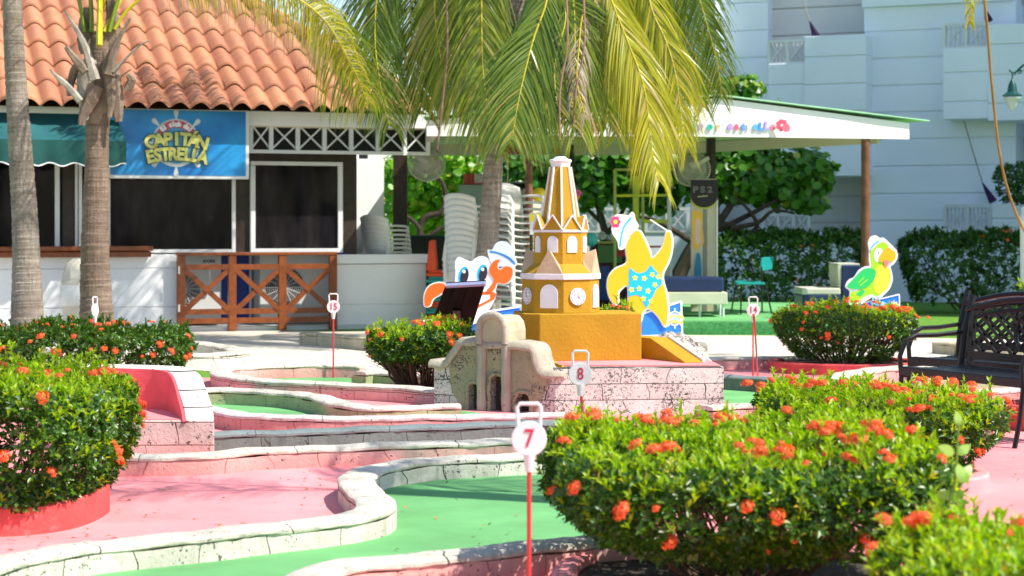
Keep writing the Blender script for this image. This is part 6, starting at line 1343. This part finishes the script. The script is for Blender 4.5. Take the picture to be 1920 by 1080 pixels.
for i, (an, ln, up_) in enumerate(((150, 3.2, 1.2), (178, 3.4, .9), (205, 3.0, 1.3), (240, 2.6, 1.5), (120, 2.8, 1.4), (20, 2.8, 1.5), (300, 2.8, 1.5), (146, 4.6, 1.5), (138, 4.2, 1.7), (154, 4.4, 1.3), (163, 4.2, 1.6))):
    o = P(1000, -110, 22); d = Vector((math.cos(R(an)), math.sin(R(an)), 0)); frond([o, o+d*ln*.3+Vector((0, 0, up_*.8)), o+d*ln*.65+Vector((0, 0, up_)), o+d*ln+Vector((0, 0, up_*.45))], PL_G, p3, .8, 80, .035, seed=140+i, sidev=(0, 0, 1), droop=.6)
for i, (x0, x1) in enumerate(((1060, 1050), (1092, 1080), (835, 832))):
    MB().tube(catmull(wp([(x0, -40), (x0+4, 80), (x1, 170), (x1+(-6)*i, 262 if i < 2 else 280)], 21.3, 21.0), .1), [.012]*len(catmull(wp([(x0, -40), (x0+4, 80), (x1, 170), (x1+(-6)*i, 262 if i < 2 else 280)], 21.3, 21.0), .1)), 6).build('dry_stalk', mat('dry_stalk', (.30, .17, .12), .8, .3), p3, smooth=True)
# palm just outside the right edge: hanging tip and a long dry stalk
p4 = thing('palm_tree', (5.4, 16.8, 0), 'palm outside the right edge, only its hanging yellow tip and long stalk show', 'palm tree', 'coconut palms')
trunk([(5.4, 16.8, 0), (5.35, 16.8, 1.8), (5.2, 16.8, 3.6), (5.1, 16.8, 5.0)], [.17, .13, .12, .12], p4, 9)
o = Vector((5.1, 16.8, 5.0))
frond([o, P(1990, -320, 16.7), P(1880, -260, 16.5), P(1835, -120, 16.3), P(1822, -20, 16.2), P(1820, 40, 16.2)], PL_Y, p4, .32, 60, .022, start=.3, droop=1.5, fwd=1.2, seed=80)
frond([o, P(2000, -300, 16.7), P(1890, -240, 16.5), P(1850, -110, 16.3), P(1845, -15, 16.3)], PL_D, p4, .35, 60, .014, start=.3, droop=2.2, fwd=.8, seed=81)
for i, an in enumerate((330, 20, 70)):
    an = R(an); d = Vector((math.cos(an), math.sin(an), 0)); frond([o, o+d*.6+Vector((0, 0, .6)), o+d*1.5+Vector((0, 0, .8)), o+d*2.4+Vector((0, 0, .2))], PL_G, p4, .7, 45, .035, seed=90+i, sidev=(0, 0, 1), droop=.6)
q = catmull(wp([(1846, 0), (1852, 60), (1858, 140), (1865, 210), (1873, 280), (1885, 340), (1905, 400), (1925, 440)], 16.2, 16.6), .1); MB().tube(q, [.012]*len(q), 8).build('dry_stalk', mat('stalk_ochre', (.30, .19, .05), .7, .4, 2), p4, smooth=True)
# palm out of frame on the right near side; its frond shadows lie on the pink pavement
p5 = thing('palm_tree', (3.9, 7.9, 0), 'palm standing outside the right edge that throws frond shadows on the pavement', 'palm tree', 'coconut palms')
trunk([(3.9, 7.9, 0), (3.8, 7.9, 2.5), (3.4, 8.0, 4.4), (3.0, 8.1, 5.4)], [.17, .13, .12, .12], p5, 10); o = Vector((3.0, 8.1, 5.4))
for i, (an, ln, up_) in enumerate(((168, 2.8, .5), (192, 2.6, .3), (0, 2.4, .6), (60, 2.2, .6))):
    d = Vector((math.cos(R(an)), math.sin(R(an)), 0)); frond([o, o+d*ln*.3+Vector((0, 0, up_)), o+d*ln*.7+Vector((0, 0, up_*.9)), o+d*ln+Vector((0, 0, -.35))], PL_G, p5, .62, 55, .035, seed=110+i, sidev=(0, 0, 1), droop=.7)

# ---- sea grape trees: round leaves on crooked limbs
def discs(pts, nrm, r, rng, n=8):
    m = len(pts); X = unit(np.cross(nrm, rng.normal(0, 1, (m, 3)))); Y = np.cross(nrm, X); rr = (r*rng.uniform(.6, 1.15, m))[:, None]; vs = [pts+rr*.0]
    for k in range(n): a = 2*math.pi*k/n; vs.append(pts+rr*(X*math.cos(a)+Y*math.sin(a))+nrm*rr*.18*abs(math.cos(a)))
    V = np.stack(vs, 1).reshape(-1, 3); k0 = np.arange(m)[:, None]*(n+1); Q = np.concatenate([k0+np.array([[0, 1+j, 1+(j+1) % n, 1+(j+2) % n]]) for j in range(0, n, 2)], 1).reshape(-1, 4); return V, Q
def seagrape(label, blobs, limbs, m, r, dens, seed, mb_=None):
    rng = np.random.default_rng(seed); t = thing('sea_grape_tree', (limbs[0][0][0].x, limbs[0][0][0].y, 0), label, 'tree', 'sea grape trees behind the pavilion'); P_ = []; N_ = []
    for c, rad in blobs:
        n = int(dens*rad[0]*rad[2]*4*(1+rad[1])); u = unit(rng.normal(0, 1, (n, 3))); rr = rng.uniform(.25, 1, n)[:, None]**.5; p = np.array(tuple(c))+u*rr*np.array(rad)*(1+.18*lump(u[:, 0]*3, u[:, 1]*3, u[:, 2]*3, seed)[:, None]); P_.append(p)
        N_.append(unit(u*.7+np.array([[0, -.35, .55]])+rng.normal(0, .55, (n, 3))))
    V, Q = discs(np.concatenate(P_), np.concatenate(N_), r, rng); fastmesh('crown', V, Q, m, t)
    mb = MB()
    for pts, r0, r1 in limbs: q = catmull(pts, .08); mb.tube(q, list(np.linspace(r0, r1, len(q))), 8)
    mb.build('trunk', mat('sea_grape_bark', (.05, .035, .025), .9, .35, 9, .5, 40), t, smooth=True); return t
def limb(l, Y0, Y1, r0, r1, ground=False):
    w_ = wp(l, Y0, Y1)
    if ground: w_[0].z = 0
    return (w_, r0, r1)
B = lambda px, py, Y, rx, ry, rz: (P(px, py, Y), (rx, ry, rz))
seagrape('sea grape tree with round dark leaves and crooked trunk behind the cream panel', [B(1400, 330, 32, .75, .6, .5), B(1480, 340, 32, .65, .6, .5), B(1330, 330, 32.3, .6, .5, .5), B(1520, 325, 32, .42, .5, .42), B(1520, 385, 31.8, .3, .4, .14), B(1400, 240, 32.4, .8, .7, .5), B(1385, 165, 32.5, .45, .4, .22), B(1340, 200, 32.5, .5, .5, .4), B(1270, 300, 32.5, .5, .5, .5), B(1230, 370, 32.8, .5, .4, .3)],
    [limb([(1245, 560), (1280, 500), (1310, 450), (1350, 425), (1385, 435), (1405, 460)], 31.5, 31.5, .15, .07, True), limb([(1340, 430), (1370, 385), (1400, 340), (1430, 290)], 31.5, 32, .07, .03), limb([(1360, 425), (1410, 400), (1470, 370), (1530, 365)], 31.5, 31.7, .05, .02), limb([(1345, 425), (1345, 370), (1365, 310)], 31.5, 32, .06, .03), limb([(1370, 428), (1420, 418), (1450, 395), (1490, 400)], 31.4, 31.4, .045, .02), limb([(1300, 455), (1260, 430), (1220, 410), (1180, 405)], 31.5, 31.5, .06, .02), limb([(1395, 445), (1420, 425), (1405, 395), (1380, 370)], 31.4, 31.5, .05, .02)], LF_SG, .078, 400, 31)
seagrape('sea grape tree with dark leaves behind the tower and climbing frame', [B(1120, 335, 33, .6, .6, .5), B(1190, 345, 33, .55, .5, .42), B(1080, 310, 33, .5, .5, .4), B(1030, 320, 33.3, .5, .5, .4), B(960, 310, 33.3, .5, .5, .3), B(1150, 290, 33, .6, .5, .4)], [limb([(1130, 560), (1140, 470), (1125, 400), (1110, 330)], 33, 33, .1, .04, True), limb([(1138, 440), (1165, 400), (1190, 350)], 33, 33, .05, .02), limb([(1130, 420), (1090, 380), (1050, 330)], 33, 33, .04, .02)], LF_SG, .078, 400, 32)
seagrape('sea grape tree with sunlit tinted leaves seen through the opening beside the white building', [B(800, 330, 34, .7, .5, .6), B(860, 320, 34, .6, .5, .5), B(840, 400, 34.3, .7, .5, .5), B(780, 400, 34.3, .6, .5, .5), B(890, 380, 34.3, .5, .5, .5), B(755, 330, 34, .4, .4, .5), B(820, 445, 34.3, .8, .4, .2), B(920, 330, 34.3, .4, .4, .5)], [limb([(790, 560), (792, 470), (787, 430), (800, 405), (825, 400), (835, 370), (828, 340), (805, 320)], 33.4, 33.4, .09, .03, True), limb([(790, 450), (825, 430), (850, 410), (858, 380)], 33.3, 33.3, .05, .02), limb([(788, 430), (770, 410), (745, 400)], 33.3, 33.3, .04, .02)], LF_SGB, .07, 400, 33)

# fallen leaves and petals on the paths: more than one could count
rng = np.random.default_rng(77); pts = []
for px0, px1, py0, py1, n in ((200, 660, 890, 1000, 46), (700, 1010, 905, 1060, 30), (300, 1300, 640, 690, 60), (1750, 1920, 860, 960, 14), (0, 220, 1000, 1040, 16), (1210, 1460, 635, 665, 24), (250, 480, 690, 730, 14)):
    for i in range(n): g = G(rng.uniform(px0, px1), rng.uniform(py0, py1)); pts.append((g.x, g.y, .016))
V, Q = leafcloud(np.array(pts), unit(rng.normal(0, .12, (len(pts), 3))+np.array([[0, 0, 1.]])), .035, .016, rng, 1, 1.5, .15)
fl_ = fastmesh('fallen_leaves', V, Q, leafmat('fallen_leaf', (.16, .11, .04), (.35, .24, .06), (.7, .12, .04), .8, .1)); tag(fl_, kind='stuff')
